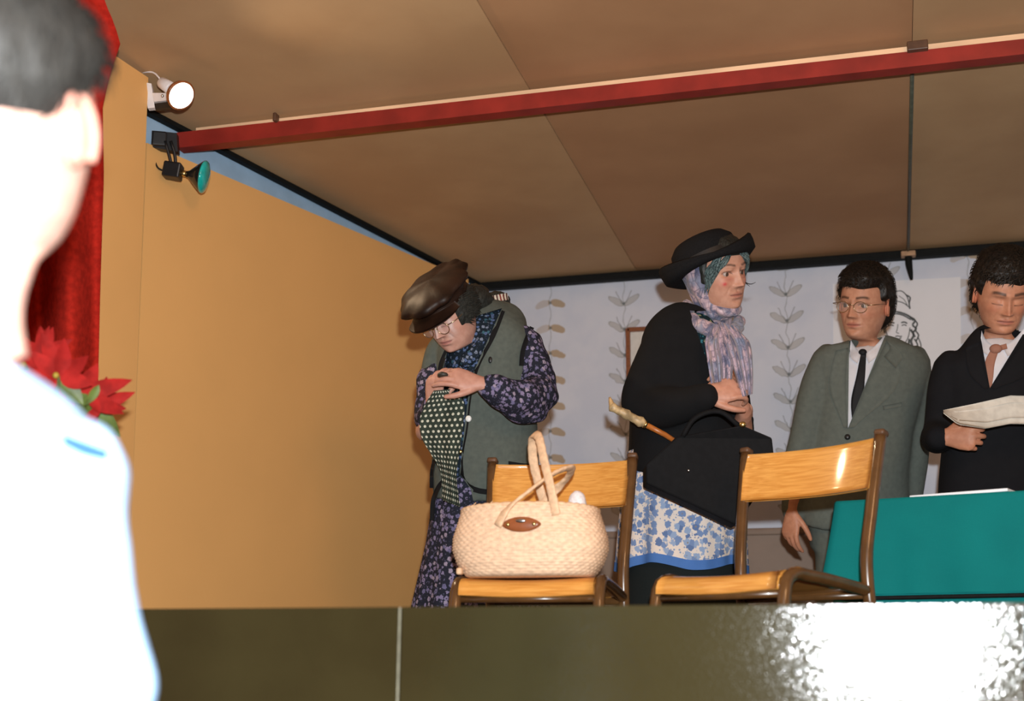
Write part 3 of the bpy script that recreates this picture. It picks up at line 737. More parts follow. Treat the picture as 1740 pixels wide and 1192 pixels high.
# ================================================================== TABLE
M['green_cloth'] = cloth('green_tablecloth', S(6, 126, 124), S(3, 106, 106), 300, .85, mott=8)
M['table_wood'] = plain('table_wood', S(120, 80, 50), .5, stretch=(1, 8, 1))
FL, FR = P(1425, 868, 3.56), P(1712, 830, 3.36)
tz = (FL[2]+FR[2])/2; FL[2] = FR[2] = tz
tx = nrm(FR-FL); ty = np.array([-tx[1], tx[0], 0]); Lt = 1.35; Dt = .40
tb = thing('draped_table', 'table covered by a teal green cloth at right', 'table', FL+tx*Lt/2+ty*Dt/2-[0, 0, tz])
T3 = lambda u, v, z: FL*[1, 1, 0]+tx*u+ty*v+[0, 0, z]
A3 = np.stack([tx, ty, UP], 1)
mk('tabletop', *box(T3(Lt/2, Dt/2, tz-.02), (Lt, Dt, .03), A3, bev=.003), M['table_wood'], tb, smooth=False)
for u in (.06, Lt-.06):
    for v in (.06, Dt-.06): mk('leg', *box(T3(u, v, (tz-.035)/2), (.05, .05, tz-.035), A3, bev=.004), M['table_wood'], tb, smooth=False)
def drape(z_lo, off, amp, name, seed):
    """cloth over the top, hanging on all four sides with folds"""
    per = []; 
    for i in range(200):
        s = i/200*2*(Lt+Dt)
        if s < Lt: p = (s, -0.0, 0, -1)
        elif s < Lt+Dt: p = (Lt, s-Lt, 1, 0)
        elif s < 2*Lt+Dt: p = (Lt-(s-Lt-Dt), Dt, 0, 1)
        else: p = (0, Dt-(s-2*Lt-Dt), -1, 0)
        per.append(p)
    rows = []
    cx_, cy_ = Lt/2, Dt/2
    for f in (.0, .5, .97): rows.append(np.array([T3(cx_+(p[0]-cx_)*f, cy_+(p[1]-cy_)*f, tz+off*.5) for p in per]))
    nz_ = 26
    for k in range(nz_):
        t = k/(nz_-1); z = tz+off*.4-t*(tz-z_lo); r = []
        for i, (u, v, nu_, nv_) in enumerate(per):
            corner_ = min(abs(u), abs(u-Lt)) if nu_ == 0 else min(abs(v), abs(v-Dt)); cw = math.exp(-(corner_/.12)**2)
            if nu_ == 0: dx_ = (-1 if u < Lt/2 else 1)*cw*.05*t; ex_ = dx_; ey_ = 0
            else: ex_ = 0; ey_ = (-1 if v < Dt/2 else 1)*cw*.05*t
            o_ = off+amp*t*(math.sin(i*.31+seed)*.5+.5*math.sin(i*.83+seed*2)+cw*1.8*math.sin(i*1.1+.8))+.035*t*cw
            r.append(T3(u+nu_*o_+ex_, v+nv_*o_+ey_, z))
        rows.append(np.array(r))
    V = np.concatenate(rows); F = grid_faces(len(rows), 200, True)
    return mk(name, V, F, M['green_cloth'], tb)
zh = on_plane(1600, 1013, FL, ty)[2]
drape(.03, .006, .010, 'under_cloth', 1.0)
drape(zh, .016, .008, 'tablecloth', 2.2)
q = [T3(u, -.026-.002*math.sin(u*9), zh-.004) for u in np.linspace(-.02, Lt, 30)]
mk('hem', *tube(q, .0055, 8), M['dark_trim'], tb)
M['newsprint'] = plain('newsprint', (.66, .63, .56), .8, .06, 40)
for (u, v, a, lx, ly, lab) in ((.78, .10, .1, .34, .25, 'loose white sheets lying on the green table top'), (.33, .03, -.15, .26, .20, 'thin white sheet at the left end of the green table top')):
    Ap = A3 @ np.array(Matrix.Rotation(a, 3, 'Z'))
    tag(rebase(mk('paper_sheet', *box(T3(u, v+ly/2-.02, tz+.0125), (lx, ly, .008), Ap, bev=.001, seg=1), M['paper_w'], smooth=False)), lab, 'paper')
# ================================================================== PEOPLE: builders
def g2(x, z, cx_, cz_, sx, sz): return np.exp(-((x-cx_)/sx)**2-((z-cz_)/sz)**2)
HT = np.array([(.1165, -.008, -.012, .003), (.113, .018, -.040, .026), (.103, .040, -.064, .044), (.085, .062, -.083, .060), (.06, .077, -.096, .0705), (.03, .0835, -.100, .0755), (0, .082, -.098, .0758),
  (-.03, .0805, -.088, .0725), (-.055, .079, -.074, .066), (-.08, .0765, -.062, .057), (-.098, .071, -.056, .047), (-.108, .060, -.054, .0425), (-.116, .040, -.055, .044), (-.126, .015, -.058, .049), (-.15, .004, -.062, .051), (-.19, .004, -.066, .053), (-.24, .012, -.072, .062)])
SKIN = (.60, .33, .22)
def make_head(c, f, up, s=1.0, neck_to=None, skin=SKIN, closed=False, brow=(.05, .03, .02), lip=(.50, .17, .13), gaze=None, nose=1.0, marks=None, width=1.0, bw=.0036, ears_on=True):
    Y = nrm(f); Z = np.asarray(up, float); Z = nrm(Z-Y*np.dot(Z, Y)); Xv = np.cross(Y, Z); A = np.stack([Xv, Y, Z], 1)
    T = resample(HT, 170); nr, nc = 170, 144
    u = np.linspace(-1, 1, nc, endpoint=False); ph = math.pi*(.5*u+.5*u**3)
    L = np.zeros((nr, nc, 3))
    for i, (z, yf, yb, w) in enumerate(T):
        cph, sph = np.cos(ph), np.sin(ph); pw = 2.25
        x = w*width*np.sign(sph)*np.abs(sph)**(2/pw); yy = (yf+yb)/2+(yf-yb)/2*np.sign(cph)*np.abs(cph)**(2/pw)
        L[i] = np.stack([x, yy, np.full(nc, z)], 1)
    x, z = L[..., 0], L[..., 2]; ax_ = np.abs(x)
    fm = np.clip((np.cos(ph)[None, :]-.05)/.35, 0, 1); fm = fm*fm*(3-2*fm)
    t = np.clip((.014-z)/.046, 0, 1)
    ridge = (.004+.021*nose*t**1.3)*np.exp(-(x/(.0065+.0045*t))**2)*np.where(z > -.032, 1, np.exp(-((z+.032)/.006)**2))*np.exp(-np.clip((z-.014)/.012, 0, 9)**2)
    D = ridge+.007*nose*g2(ax_, z, .0125, -.034, .0065, .006)
    D -= .0125*g2(ax_, z, .031, .003, .0175, .0115); D -= .004*g2(ax_, z, .016, .006, .007, .010)
    D += .0045*g2(ax_, z, .028, .0225, .022, .0065)+.0045*g2(ax_, z, .046, -.026, .018, .016)
    D += .0052*g2(x, z, 0, -.0565, .019, .0042)+.0062*g2(x, z, 0, -.0675, .016, .0045)-.0050*g2(x, z, 0, -.0618, .022, .0018)
    D -= .0022*g2(x, z, 0, -.048, .004, .006); D -= .0035*g2(x, z, 0, -.078, .018, .004); D += .0075*g2(x, z, 0, -.0965, .017, .011)
    D -= .0018*np.exp(-((ax_-.026-(-.03-z)*.32)/.0035)**2)*np.clip((-.03-z)/.01, 0, 1)*np.clip((z+.066)/.012, 0, 1)
    if closed: D += .0088*g2(ax_, z, .031, .0005, .0135, .0085)
    else: D += .0088*g2(ax_, z, .031, .0118, .0155, .0042)+.0045*g2(ax_, z, .031, -.0085, .0130, .0032)
    L[..., 1] += D*fm
    col = np.ones((nr, nc, 3))*np.array(skin)
    def paint(mask, c, k=1.0):
        nonlocal col; mk_ = (np.clip(mask, 0, 1)*k*(fm > .2))[..., None]; col = col*(1-mk_)+np.array(c)*mk_
    arch = .0262+.0032*np.exp(-((ax_-.034)/.014)**2)-.2*np.clip(ax_-.042, 0, 1)
    paint(np.exp(-((z-arch)/bw)**4)*np.clip((ax_-.010)/.004, 0, 1)*np.clip((.053-ax_)/.008, 0, 1), brow, .85)
    lipm = np.exp(-((z+.0618-.0015*np.exp(-(ax_/.006)**2)*0)/(.0092*np.clip(1-(ax_/.026)**2, .01, 1)))**4)*(ax_ < .026)
    paint(lipm, lip, .75); paint(np.exp(-((z+.0618)/.0015)**2)*(ax_ < .025), tuple(v*.3 for v in lip), .7)
    if closed: paint(np.exp(-((z+.0055+.0035*np.cos((ax_-.031)*70))/.0014)**2)*(np.abs(ax_-.031) < .0155), (.06, .03, .02), .9)
    else: paint(np.exp(-((z-.0088+((ax_-.031)/.016)**2*.006)/.0020)**2)*(np.abs(ax_-.031) < .017), (.06, .03, .02), .85)
    paint(g2(ax_, z, .044, -.026, .02, .016), (skin[0]*1.02, skin[1]*.72, skin[2]*.68), .4)
    paint(g2(x, z, 0, -.030, .012, .010), (skin[0], skin[1]*.75, skin[2]*.7), .3)
    if marks:
        for (mx, mz, sx, sz, mc, k) in marks: paint(g2(x, z, mx, mz, sx, sz), mc, k)
    c = np.asarray(c, float); Wd = c+s*(L.reshape(-1, 3) @ A.T)
    if neck_to is not None:
        base = c+s*(np.array([0, -.03, -.24]) @ A.T); off = np.asarray(neck_to)-base
        kk = np.clip((-.095-L[..., 2].reshape(-1))/.145, 0, 1); kk = kk*kk*(3-2*kk); Wd = Wd+kk[:, None]*off
    Fh = grid_faces(nr, nc, True, flip=True); n = len(Wd)
    V = np.concatenate([Wd, [Wd[:nc].mean(0)], [Wd[-nc:].mean(0)]]); Fh = Fh+[(n, j, (j+1) % nc) for j in range(nc)]+[(n+1, n-nc+(j+1) % nc, n-nc+j) for j in range(nc)]
    C = np.concatenate([col.reshape(-1, 3), [skin, skin]])
    H = dict(c=c, A=A, s=s, L=L.reshape(-1, 3), nr=nr, nc=nc, W=lambda p: c+s*(np.asarray(p, float) @ A.T))
    ears = []
    for sd in ((-1, 1) if ears_on else ()):
        cc = np.array([sd*.0775*width, -.014, -.006]); R1 = np.array(Matrix.Rotation(sd*-.35, 3, 'Z') @ Matrix.Rotation(.18, 3, 'X'))
        q, Fq = sphere((0, 0, 0), (.0065, .0165, .029), 16, 12); ears.append((q @ R1.T+cc, Fq))
        th = np.radians(np.linspace(-60, 235, 22)); ell = np.stack([np.full(22, sd*.0055), -np.cos(th-.4)*.0175*-1*np.sign(1)*-1, np.sin(th)*.031], 1)
        ell[:, 1] = -np.cos(np.pi-th)*-.0175
        ears.append(tuple(tube(ell @ R1.T+cc, .0038, 8)))
    Ve, Fe = merge(*ears) if ears else (np.zeros((0, 3)), []); Ve = H['W'](Ve) if ears else Ve; n = len(V); V = np.concatenate([V, Ve]); Fh = Fh+[tuple(k+n for k in f_) for f_ in Fe]
    C = np.concatenate([C, np.tile((skin[0]*1.0, skin[1]*.78, skin[2]*.74), (len(Ve), 1)).reshape(-1, 3)])
    H.update(V=V, F=Fh, col=C)
    H['eyes'] = []
    if not closed:
        gz = np.array([0, 1, 0]) if gaze is None else nrm(gaze)
        for sd in (-1, 1):
            ec = np.array([sd*.031, .0588, .0008]); B = basis(gz, (0, 0, 1)); q, Fq = sphere((0, 0, 0), .0120, 24, 20); ang = np.degrees(np.arccos(np.clip(q[:, 2]/.0120, -1, 1)))
            cl_ = np.where(ang[:, None] < 15, (.01, .008, .006), np.where(ang[:, None] < 38, (.05, .025, .012), (.38, .31, .28)))
            H['eyes'].append((H['W'](q @ B.T+ec), Fq, cl_))
    return H
def eyemat():
    m, t, b = newmat('eye'); at = N(t, 'ShaderNodeAttribute', attribute_name='Col'); nz = N(t, 'ShaderNodeTexNoise', {'Vector': coord(t), 'Scale': 300.0})
    t.links.new(mixc(t, X(t, nz.outputs[0])*.1, at.outputs[0], (.5, .4, .35)), b.inputs['Base Color']); b.inputs['Roughness'].default_value = .12; return m
M['eye'] = eyemat()
def shell(H, tf, seed=0.0, amp=.0, sc=60):
    """hair or cloth over the head: grows out of the skin where tf > 0"""
    nr, nc, L = H['nr'], H['nc'], H['L']; n = nr*nc; t = np.array([tf(p) for p in L])
    Ln = vnormals(np.concatenate([L, [L[:nc].mean(0)]]), grid_faces(nr, nc, True, flip=True))[:n]
    if np.dot(Ln[nc*40], L[nc*40]) < 0: Ln = -Ln
    nz_ = np.array([noise.noise(Vector((p[0]*sc*1.6+seed, p[1]*sc*1.6, p[2]*sc*.5))) for p in L]) if amp else 0
    t = t.reshape(nr, nc)
    for _ in range(6):
        tp = np.pad(t, ((1, 1), (0, 0)), mode='edge'); t = (tp[:-2]+tp[2:]+np.roll(t, 1, 1)+np.roll(t, -1, 1)+2*t)/6
    t = t.reshape(-1)
    Q = L+Ln*(t+amp*nz_*np.clip(t/.01, 0, 1))[:, None]
    F = [f for f in grid_faces(nr, nc, True, flip=True) if max(t[list(f)]) > -.006]
    V = H['W'](Q)
    if t[:nc].max() > 0: V = np.concatenate([V, [V[:nc].mean(0)]]); F = F+[(n, j, (j+1) % nc) for j in range(nc)]
    used = np.unique(np.concatenate([np.array(f) for f in F])); mp = -np.ones(len(V), int); mp[used] = np.arange(len(used))
    return V[used], [tuple(mp[list(f)]) for f in F], (Q, Ln, t)
def tufts(H, info, num, ln, flow, wd=.0022, seed=1, lift=.25):
    """many tapering locks lying along the hair"""
    Q, Ln, t = info; r = random.Random(seed); ok = np.where(t > .004)[0]; parts = []
    for _ in range(num):
        i = ok[r.randrange(len(ok))]; p = Q[i]; nn_ = Ln[i]; fl_ = np.array(flow(p), float)+np.array([r.uniform(-.35, .35) for _ in range(3)])
        fl_ = nrm(fl_-nn_*np.dot(fl_, nn_)); sd = np.cross(nn_, fl_); l = ln*r.uniform(.6, 1.2)
        a, b, c = p-nn_*.003, p+fl_*l*.5+nn_*(.002+lift*.006), p+fl_*l+nn_*(-.002+lift*.006)
        parts.append((H['W'](np.array([a-sd*wd, a+sd*wd, b-sd*wd*.8+nn_*.0, b+sd*wd*.8, c, b+nn_*.0012])), [(0, 1, 5), (0, 5, 2), (1, 3, 5), (2, 5, 4), (5, 3, 4)]))
    return merge(*parts)
def hairmat(name, c, c2, rough=.45):
    m, t, b = newmat(name); mp = N(t, 'ShaderNodeMapping', {'Vector': coord(t), 'Scale': (260, 260, 60)}); nz = N(t, 'ShaderNodeTexNoise', {'Vector': mp.outputs[0], 'Scale': 1.0, 'Detail': 4.0})
    t.links.new(mixc(t, X(t, nz.outputs[0]).smooth(.3, .7), c, c2), b.inputs['Base Color']); b.inputs['Roughness'].default_value = rough; b.inputs['Specular IOR Level'].default_value = .3
    setbump(t, b, nz.outputs[0], .5, .002); return m
def rot_about(v, k, a):
    k = nrm(k); return v*math.cos(a)+np.cross(k, v)*math.sin(a)+k*np.dot(k, v)*(1-math.cos(a))
def make_hand(wrist, dirv, palm, thumb=1, curl=(.5, .7, .5), s=1.0, thumb_in=.3, forearm=None, spread=.05, curls=None, vox=.0023, tcurl=.35):
    d_ = nrm(dirv); pn = nrm(np.asarray(palm)-d_*np.dot(palm, d_)); sd = np.cross(d_, pn)*thumb; axr = np.cross(d_, pn)
    w0 = np.asarray(wrist, float); P_ = lambda a, b, c=0: w0+s*(d_*a+sd*b+pn*c)
    parts = [tube([P_(-.012, 0), P_(.0, 0), P_(.025, .002, .002), P_(.055, .001, .001), P_(.082, 0), P_(.092, 0)], np.array([.024, .025, .032, .038, .039, .034])*s, 18, rd=np.array([.018, .018, .0175, .0155, .0125, .009])*s, ref=pn, round_ends=True)]
    if forearm is not None:
        fa = np.asarray(forearm, float); parts.append(tube([fa, (fa+w0)/2, w0, P_(.015, 0)], np.array([.036, .032, .0245, .024])*s, 18, rd=np.array([.034, .029, .0185, .018])*s, ref=pn, round_ends=True, res=10))
    for i in range(4):
        cu = curls[i] if curls else curl
        b = P_((.086, .090, .086, .078)[i], (.0285, .0095, -.0095, -.0275)[i], -.001); ln = (.070, .079, .073, .057)[i]*s
        v = rot_about(d_, pn, 0)+sd*spread*(1.2, .35, -.45, -1.4)[i]; v = nrm(v); pts = [b-d_*.014*s]; p = b; pts.append(p)
        ang = 0
        for sg, c in zip((.45, .31, .24), cu):
            ang += c; vv = rot_about(v, axr, -ang if np.dot(rot_about(v, axr, -.5), pn) > 0 else ang); p = p+vv*ln*sg; pts.append(p)
        parts.append(tube(pts, np.array([.0088, .0092, .0083, .0076, .0060])*s*(1, 1.02, .98, .88)[i], 12, round_ends=True, res=14))
    b = P_(.022, .022, .004); v = nrm(d_*.75+sd*.62+pn*thumb_in); pts = [P_(.008, .008, .002), b]; p = b
    for k, lg in enumerate((.040, .030, .024)):
        vv = nrm(v*(1-.0)+(d_*.5-sd*.55+pn*.35)*tcurl*k); p = p+vv*lg*s; pts.append(p)
    parts.append(tube(pts, np.array([.013, .0135, .0105, .0095, .0072])*s, 12, round_ends=True, res=14))
    return remesh(parts, vox*s, 5, .5)
def body_mesh(name, parent, H, core, hands=(), skin=SKIN):
    parts = [(H['V'], H['F'])]; cols = [H['col']]
    Vb, Fb = remesh(core, .009, 6); parts.append((Vb, Fb)); cols.append(np.tile(skin, (len(Vb), 1)))
    for (Vh, Fh) in hands: parts.append((Vh, Fh)); cols.append(np.tile((skin[0], skin[1]*.93, skin[2]*.9), (len(Vh), 1)))
    V, F = merge(*parts); o = mk(name, V, F, M['skin'], parent, col=np.concatenate(cols))
    for (Ve, Fe, ce_) in H['eyes']: mk('eye', Ve, Fe, M['eye'], parent, col=ce_)
    return o
def rings_px(rows, pw=2.3, n=40):
    """torso: rows of (x, y, depth, half width px, half depth m)"""
    return tube([P(r[0], r[1], r[2]) for r in rows], [r[3]*r[2]/FPX for r in rows], n, rd=[r[4] for r in rows], ref=FWD, res=len(rows)*4, pw=pw)
def floor_at(x, y, d): q = P(x, y, d); return np.array([q[0], q[1], 0.0])
def shoe(p, f, mat, parent, s=1.0):
    f = nrm(f); sd = np.cross(f, UP); rows = [(-.07, .030, .045), (-.05, .036, .075), (.0, .037, .07), (.06, .043, .05), (.12, .040, .04), (.16, .022, .028)]
    rg = [ering(p+f*a*s+UP*(h*s*.5), sd, UP, w_*s, h*s*.5, 16, 2.8) for a, w_, h in rows]
    return mk('shoe', *loft(rg), mat, parent)
def glasses(H, parent, mat, rx=.021, rz=.018, tilt=0.0, zc=.001, yc=.094):
    parts = []
    for sd in (-1, 1):
        th = np.linspace(0, 2*math.pi, 33); r = np.stack([sd*.0315+np.cos(th)*rx, yc-np.abs(np.cos(th)*0)-.006*np.abs(sd*.0315+np.cos(th)*rx)/.05, zc+np.sin(th)*rz-.003], 1); parts.append(tube(H['W'](r), .00125, 6))
        parts.append(tube(H['W']([(sd*(.0315+rx), yc-.008, zc+.004), (sd*.071, .078, zc+.006), (sd*.0785, .02, zc+.006), (sd*.079, -.012, zc+.004)]), .0012, 6, res=10))
    parts.append(tube(H['W']([(-.0315+rx, yc-.001, zc+.002), (0, yc+.004, zc+.006), (.0315-rx, yc-.001, zc+.002)]), .0013, 6, res=8))
    o = mk('glasses', *merge(*parts), mat, parent)
    for sd in (-1, 1):
        V, F = sphere((sd*.0315, yc-.004, zc-.003), (rx*.96, .0009, rz*.96), 20, 10); mk('lens', H['W'](V), F, M['lens'], o)
    return o
def lensmat():
    m, t, b = newmat('lens_glass'); nz = N(t, 'ShaderNodeTexNoise', {'Vector': coord(t), 'Scale': 5.0}); 
    t.links.new(mixc(t, X(t, nz.outputs[0])*.1, (1, 1, 1), (.9, .95, 1)), b.inputs['Base Color']); b.inputs['Roughness'].default_value = .05; b.inputs['IOR'].default_value = 1.45; b.inputs['Alpha'].default_value = .035; return m
M['lens'] = lensmat()
M['gilt'] = plain('thin_gilt', (.55, .42, .26), .3, metal=1)
M['shoe_black'] = plain('black_shoe', (.012, .012, .012), .3, coat=.3)
def pmesh(name, pt, mat, parent): return mk(name, pt[0], pt[1], mat, parent, uv=pt[2])
# ================================================================== BOY IN THE GREEN SUIT
M['green_suit'] = cloth('green_suit', S(113, 119, 111), S(82, 88, 84), 700, .9, mott=60)
M['white_shirt'] = cloth('white_shirt', (.80, .78, .80), (.66, .66, .72), 300, .8, mott=30)
M['black_tie'] = cloth('black_tie', (.012, .012, .014), None, 500, .6)
M['black_hair'] = hairmat('black_hair', (.006, .005, .004), (.020, .013, .009))
def green_boy():
    d = 4.48; fp = floor_at(1465, 900, d)
    t = thing('person', 'boy in a green-grey suit, black tie and glasses looking left', 'person', fp)
    f = camvec(-.66, -.07, .75)
    H = make_head(P(1468, 519, d), f, camvec(.03, 1, .05), 1.04, neck_to=P(1478, 612, d+.02), skin=(.60, .30, .19), brow=(.035, .02, .012), gaze=(.35, 1, -.05), nose=1.1, width=.94, bw=.0045)
    M['tmp'] = None
    wr = P(1345, 868, d-.02); hd_ = make_hand(wr, camvec(-.08, -1, .12), camvec(.75, .1, -.6), 1, (.35, .55, .4), .95, forearm=P(1360, 790, d-.02), curls=[(.25, .4, .3), (.4, .55, .4), (.5, .6, .45), (.6, .7, .5)])
    wr2 = P(1541, 880, d-.02); hd2 = make_hand(wr2, camvec(.02, -1, .1), camvec(-.75, .1, -.6), -1, (.35, .55, .4), .95, forearm=P(1548, 800, d))
    core = [rings_px([(1478, 596, d, 38, .05), (1480, 615, d, 78, .07), (1476, 660, d, 76, .09), (1466, 740, d, 68, .09), (1456, 860, d, 66, .09), (1454, 930, d, 58, .085)])]
    core += [limb([(1400, 626), (1368, 745), (1346, 870)], [20, 16, 11], d), limb([(1556, 632), (1552, 760), (1541, 880)], [20, 16, 11], d)]
    hips = [P(1430, 915, d), P(1478, 915, d)]
    feet = [fp-RIGHT*.09, fp+RIGHT*.09]
    for h, q in zip(hips, feet): core.append(tube([h, (h+q)/2, q+[0, 0, .06]], [.075, .055, .04], 16, round_ends=True, res=8))
    body_mesh('body', t, H, core, [hd_, hd2], (.60, .30, .19))
    # shirt, jacket
    srow = [(1478, 604, d+.01, 40, .055), (1478, 609, d, 56, .07), (1480, 612, d, 80, .088), (1477, 660, d, 80, .112), (1466, 730, d, 76, .112), (1458, 800, d, 80, .105)]
    Vs, Fs = remesh([rings_px(srow)], .007, 4); mk('shirt', Vs, Fs, M['white_shirt'], t)
    jr = [(1478, 586, d+.025, 40, .05), (1480, 594, d+.01, 58, .075), (1481, 601, d, 92, .09), (1480, 612, d, 99, .108), (1476, 660, d, 90, .128), (1466, 725, d, 84, .128), (1458, 790, d, 87, .122), (1452, 860, d, 92, .125), (1450, 896, d, 92, .125)]
    arms = [limb([(1408, 611), (1391, 650), (1368, 740), (1356, 790), (1347, 868)], [27, 28, 26, 25, 21], d), limb([(1553, 613), (1557, 655), (1555, 720), (1550, 790), (1541, 876)], [27, 27, 27, 26, 21], d)]
    V, F = remesh([rings_px(jr)]+arms, .008, 5); V = crumple(V, F, .007, 9, (1, 1, .6), 3.1)
    V, F = cut(V, F, [(1443, 566), (1508, 560), (1441, 728)], d-.0)
    mk('jacket', V, F, M['green_suit'], t); tr = bvh(V, F); ts = bvh(Vs, Fs)
    pmesh('lapel', patch([(1446, 590), (1444, 650), (1441, 728)], [(1420, 596), (1409, 648), (1433, 726)], 16, 6, tr, .006, .005, d-.12), M['green_suit'], t)
    pmesh('lapel', patch([(1505, 582), (1475, 645), (1442, 728)], [(1526, 598), (1529, 642), (1452, 726)], 16, 6, tr, .006, .005, d-.12), M['green_suit'], t)
    pmesh('collar', patch([(1506, 578), (1512, 592), (1502, 606)], [(1520, 590), (1534, 606), (1522, 626)], 8, 5, tr, .010, .005, d-.1), M['green_suit'], t)
    pmesh('shirt_collar', patch([(1446, 578), (1453, 590), (1464, 602)], [(1444, 594), (1447, 610), (1457, 618)], 8, 5, ts, .010, .004, d-.1), M['white_shirt'], t)
    pmesh('shirt_collar', patch([(1503, 570), (1485, 590), (1470, 602)], [(1506, 580), (1496, 600), (1476, 618)], 8, 5, ts, .010, .004, d-.1), M['white_shirt'], t)
    pmesh('tie', patch([(1463, 600), (1455, 640), (1446, 684), (1448, 716)], [(1472, 602), (1470, 640), (1464, 690), (1453, 718)], 18, 5, ts, .010, .005, d-.12), M['black_tie'], t)
    mk('tie_knot', *sphere(P(1466, 599, surf_depth(ts, 1466, 600, d-.1)-.010), (.014, .010, .012), 14, 10), M['black_tie'], t)
    for (x, y) in ((1440, 743), (1437, 800)): mk('button', *sphere(P(x, y, surf_depth(tr, x, y, d-.12)-.004), (.010, .006, .010), 12, 8), M['black_metal'], t)
    pmesh('pocket', patch([(1500, 690), (1532, 684)], [(1501, 697), (1533, 691)], 8, 3, tr, .004, .003, d-.12), M['green_suit'], t)
    # trousers
    leg = []
    for h, q in zip(hips, feet): leg.append(tube([h+[0, 0, .14], (h+q)/2+[0, 0, .05], q+[0, 0, .03]], [.098, .085, .07], 20, round_ends=False, res=10))
    leg.append(rings_px([(1456, 850, d, 78, .105), (1455, 890, d, 82, .108), (1454, 935, d, 78, .105)]))
    V, F = remesh(leg, .010, 4); V = crumple(V, F, .006, 10, (1, 1, .5)); mk('trousers', V, F, M['green_suit'], t)
    for q in feet: shoe(q, -FWD*.9-RIGHT*.3, M['shoe_black'], t)
    # hair: thick, short, combed forward
    def tf(p):
        x, y, z = p
        line = .060+.004*math.sin(x*60)-.3*max(0, -x)*0
        front = z-line if y > .02 else z-(-.030 if abs(x) < .085 and y < -.03 else .008)
        side = -.010 if (abs(x) > .05 and -.03 < y < .02 and z < .018) else 0
        back = 0
        v = min(front*.9, .021)+side
        if y < -.035: v = min((z+.085)*.6, .021)
        if abs(x) > .055 and y > -.03 and z < .03: v = min(v, (z-.005)*.8) if y < .045 else min(v, z-.03)
        return max(-.012, v+.006*max(0, z-.06)/.05)
    V, F, info = shell(H, tf, 2, .004, 55); V2, F2 = tufts(H, info, 1500, .022, lambda p: (p[0]*4+.3, .15 if p[1] > -.02 else -.3, -.15 if p[1] > .02 else -.6), .0020, 3)
    mk('hair', *merge((V, F), (V2, F2)), M['black_hair'], t)
    glasses(H, t, M['gilt'], .022, .018)
    return t
green_boy()

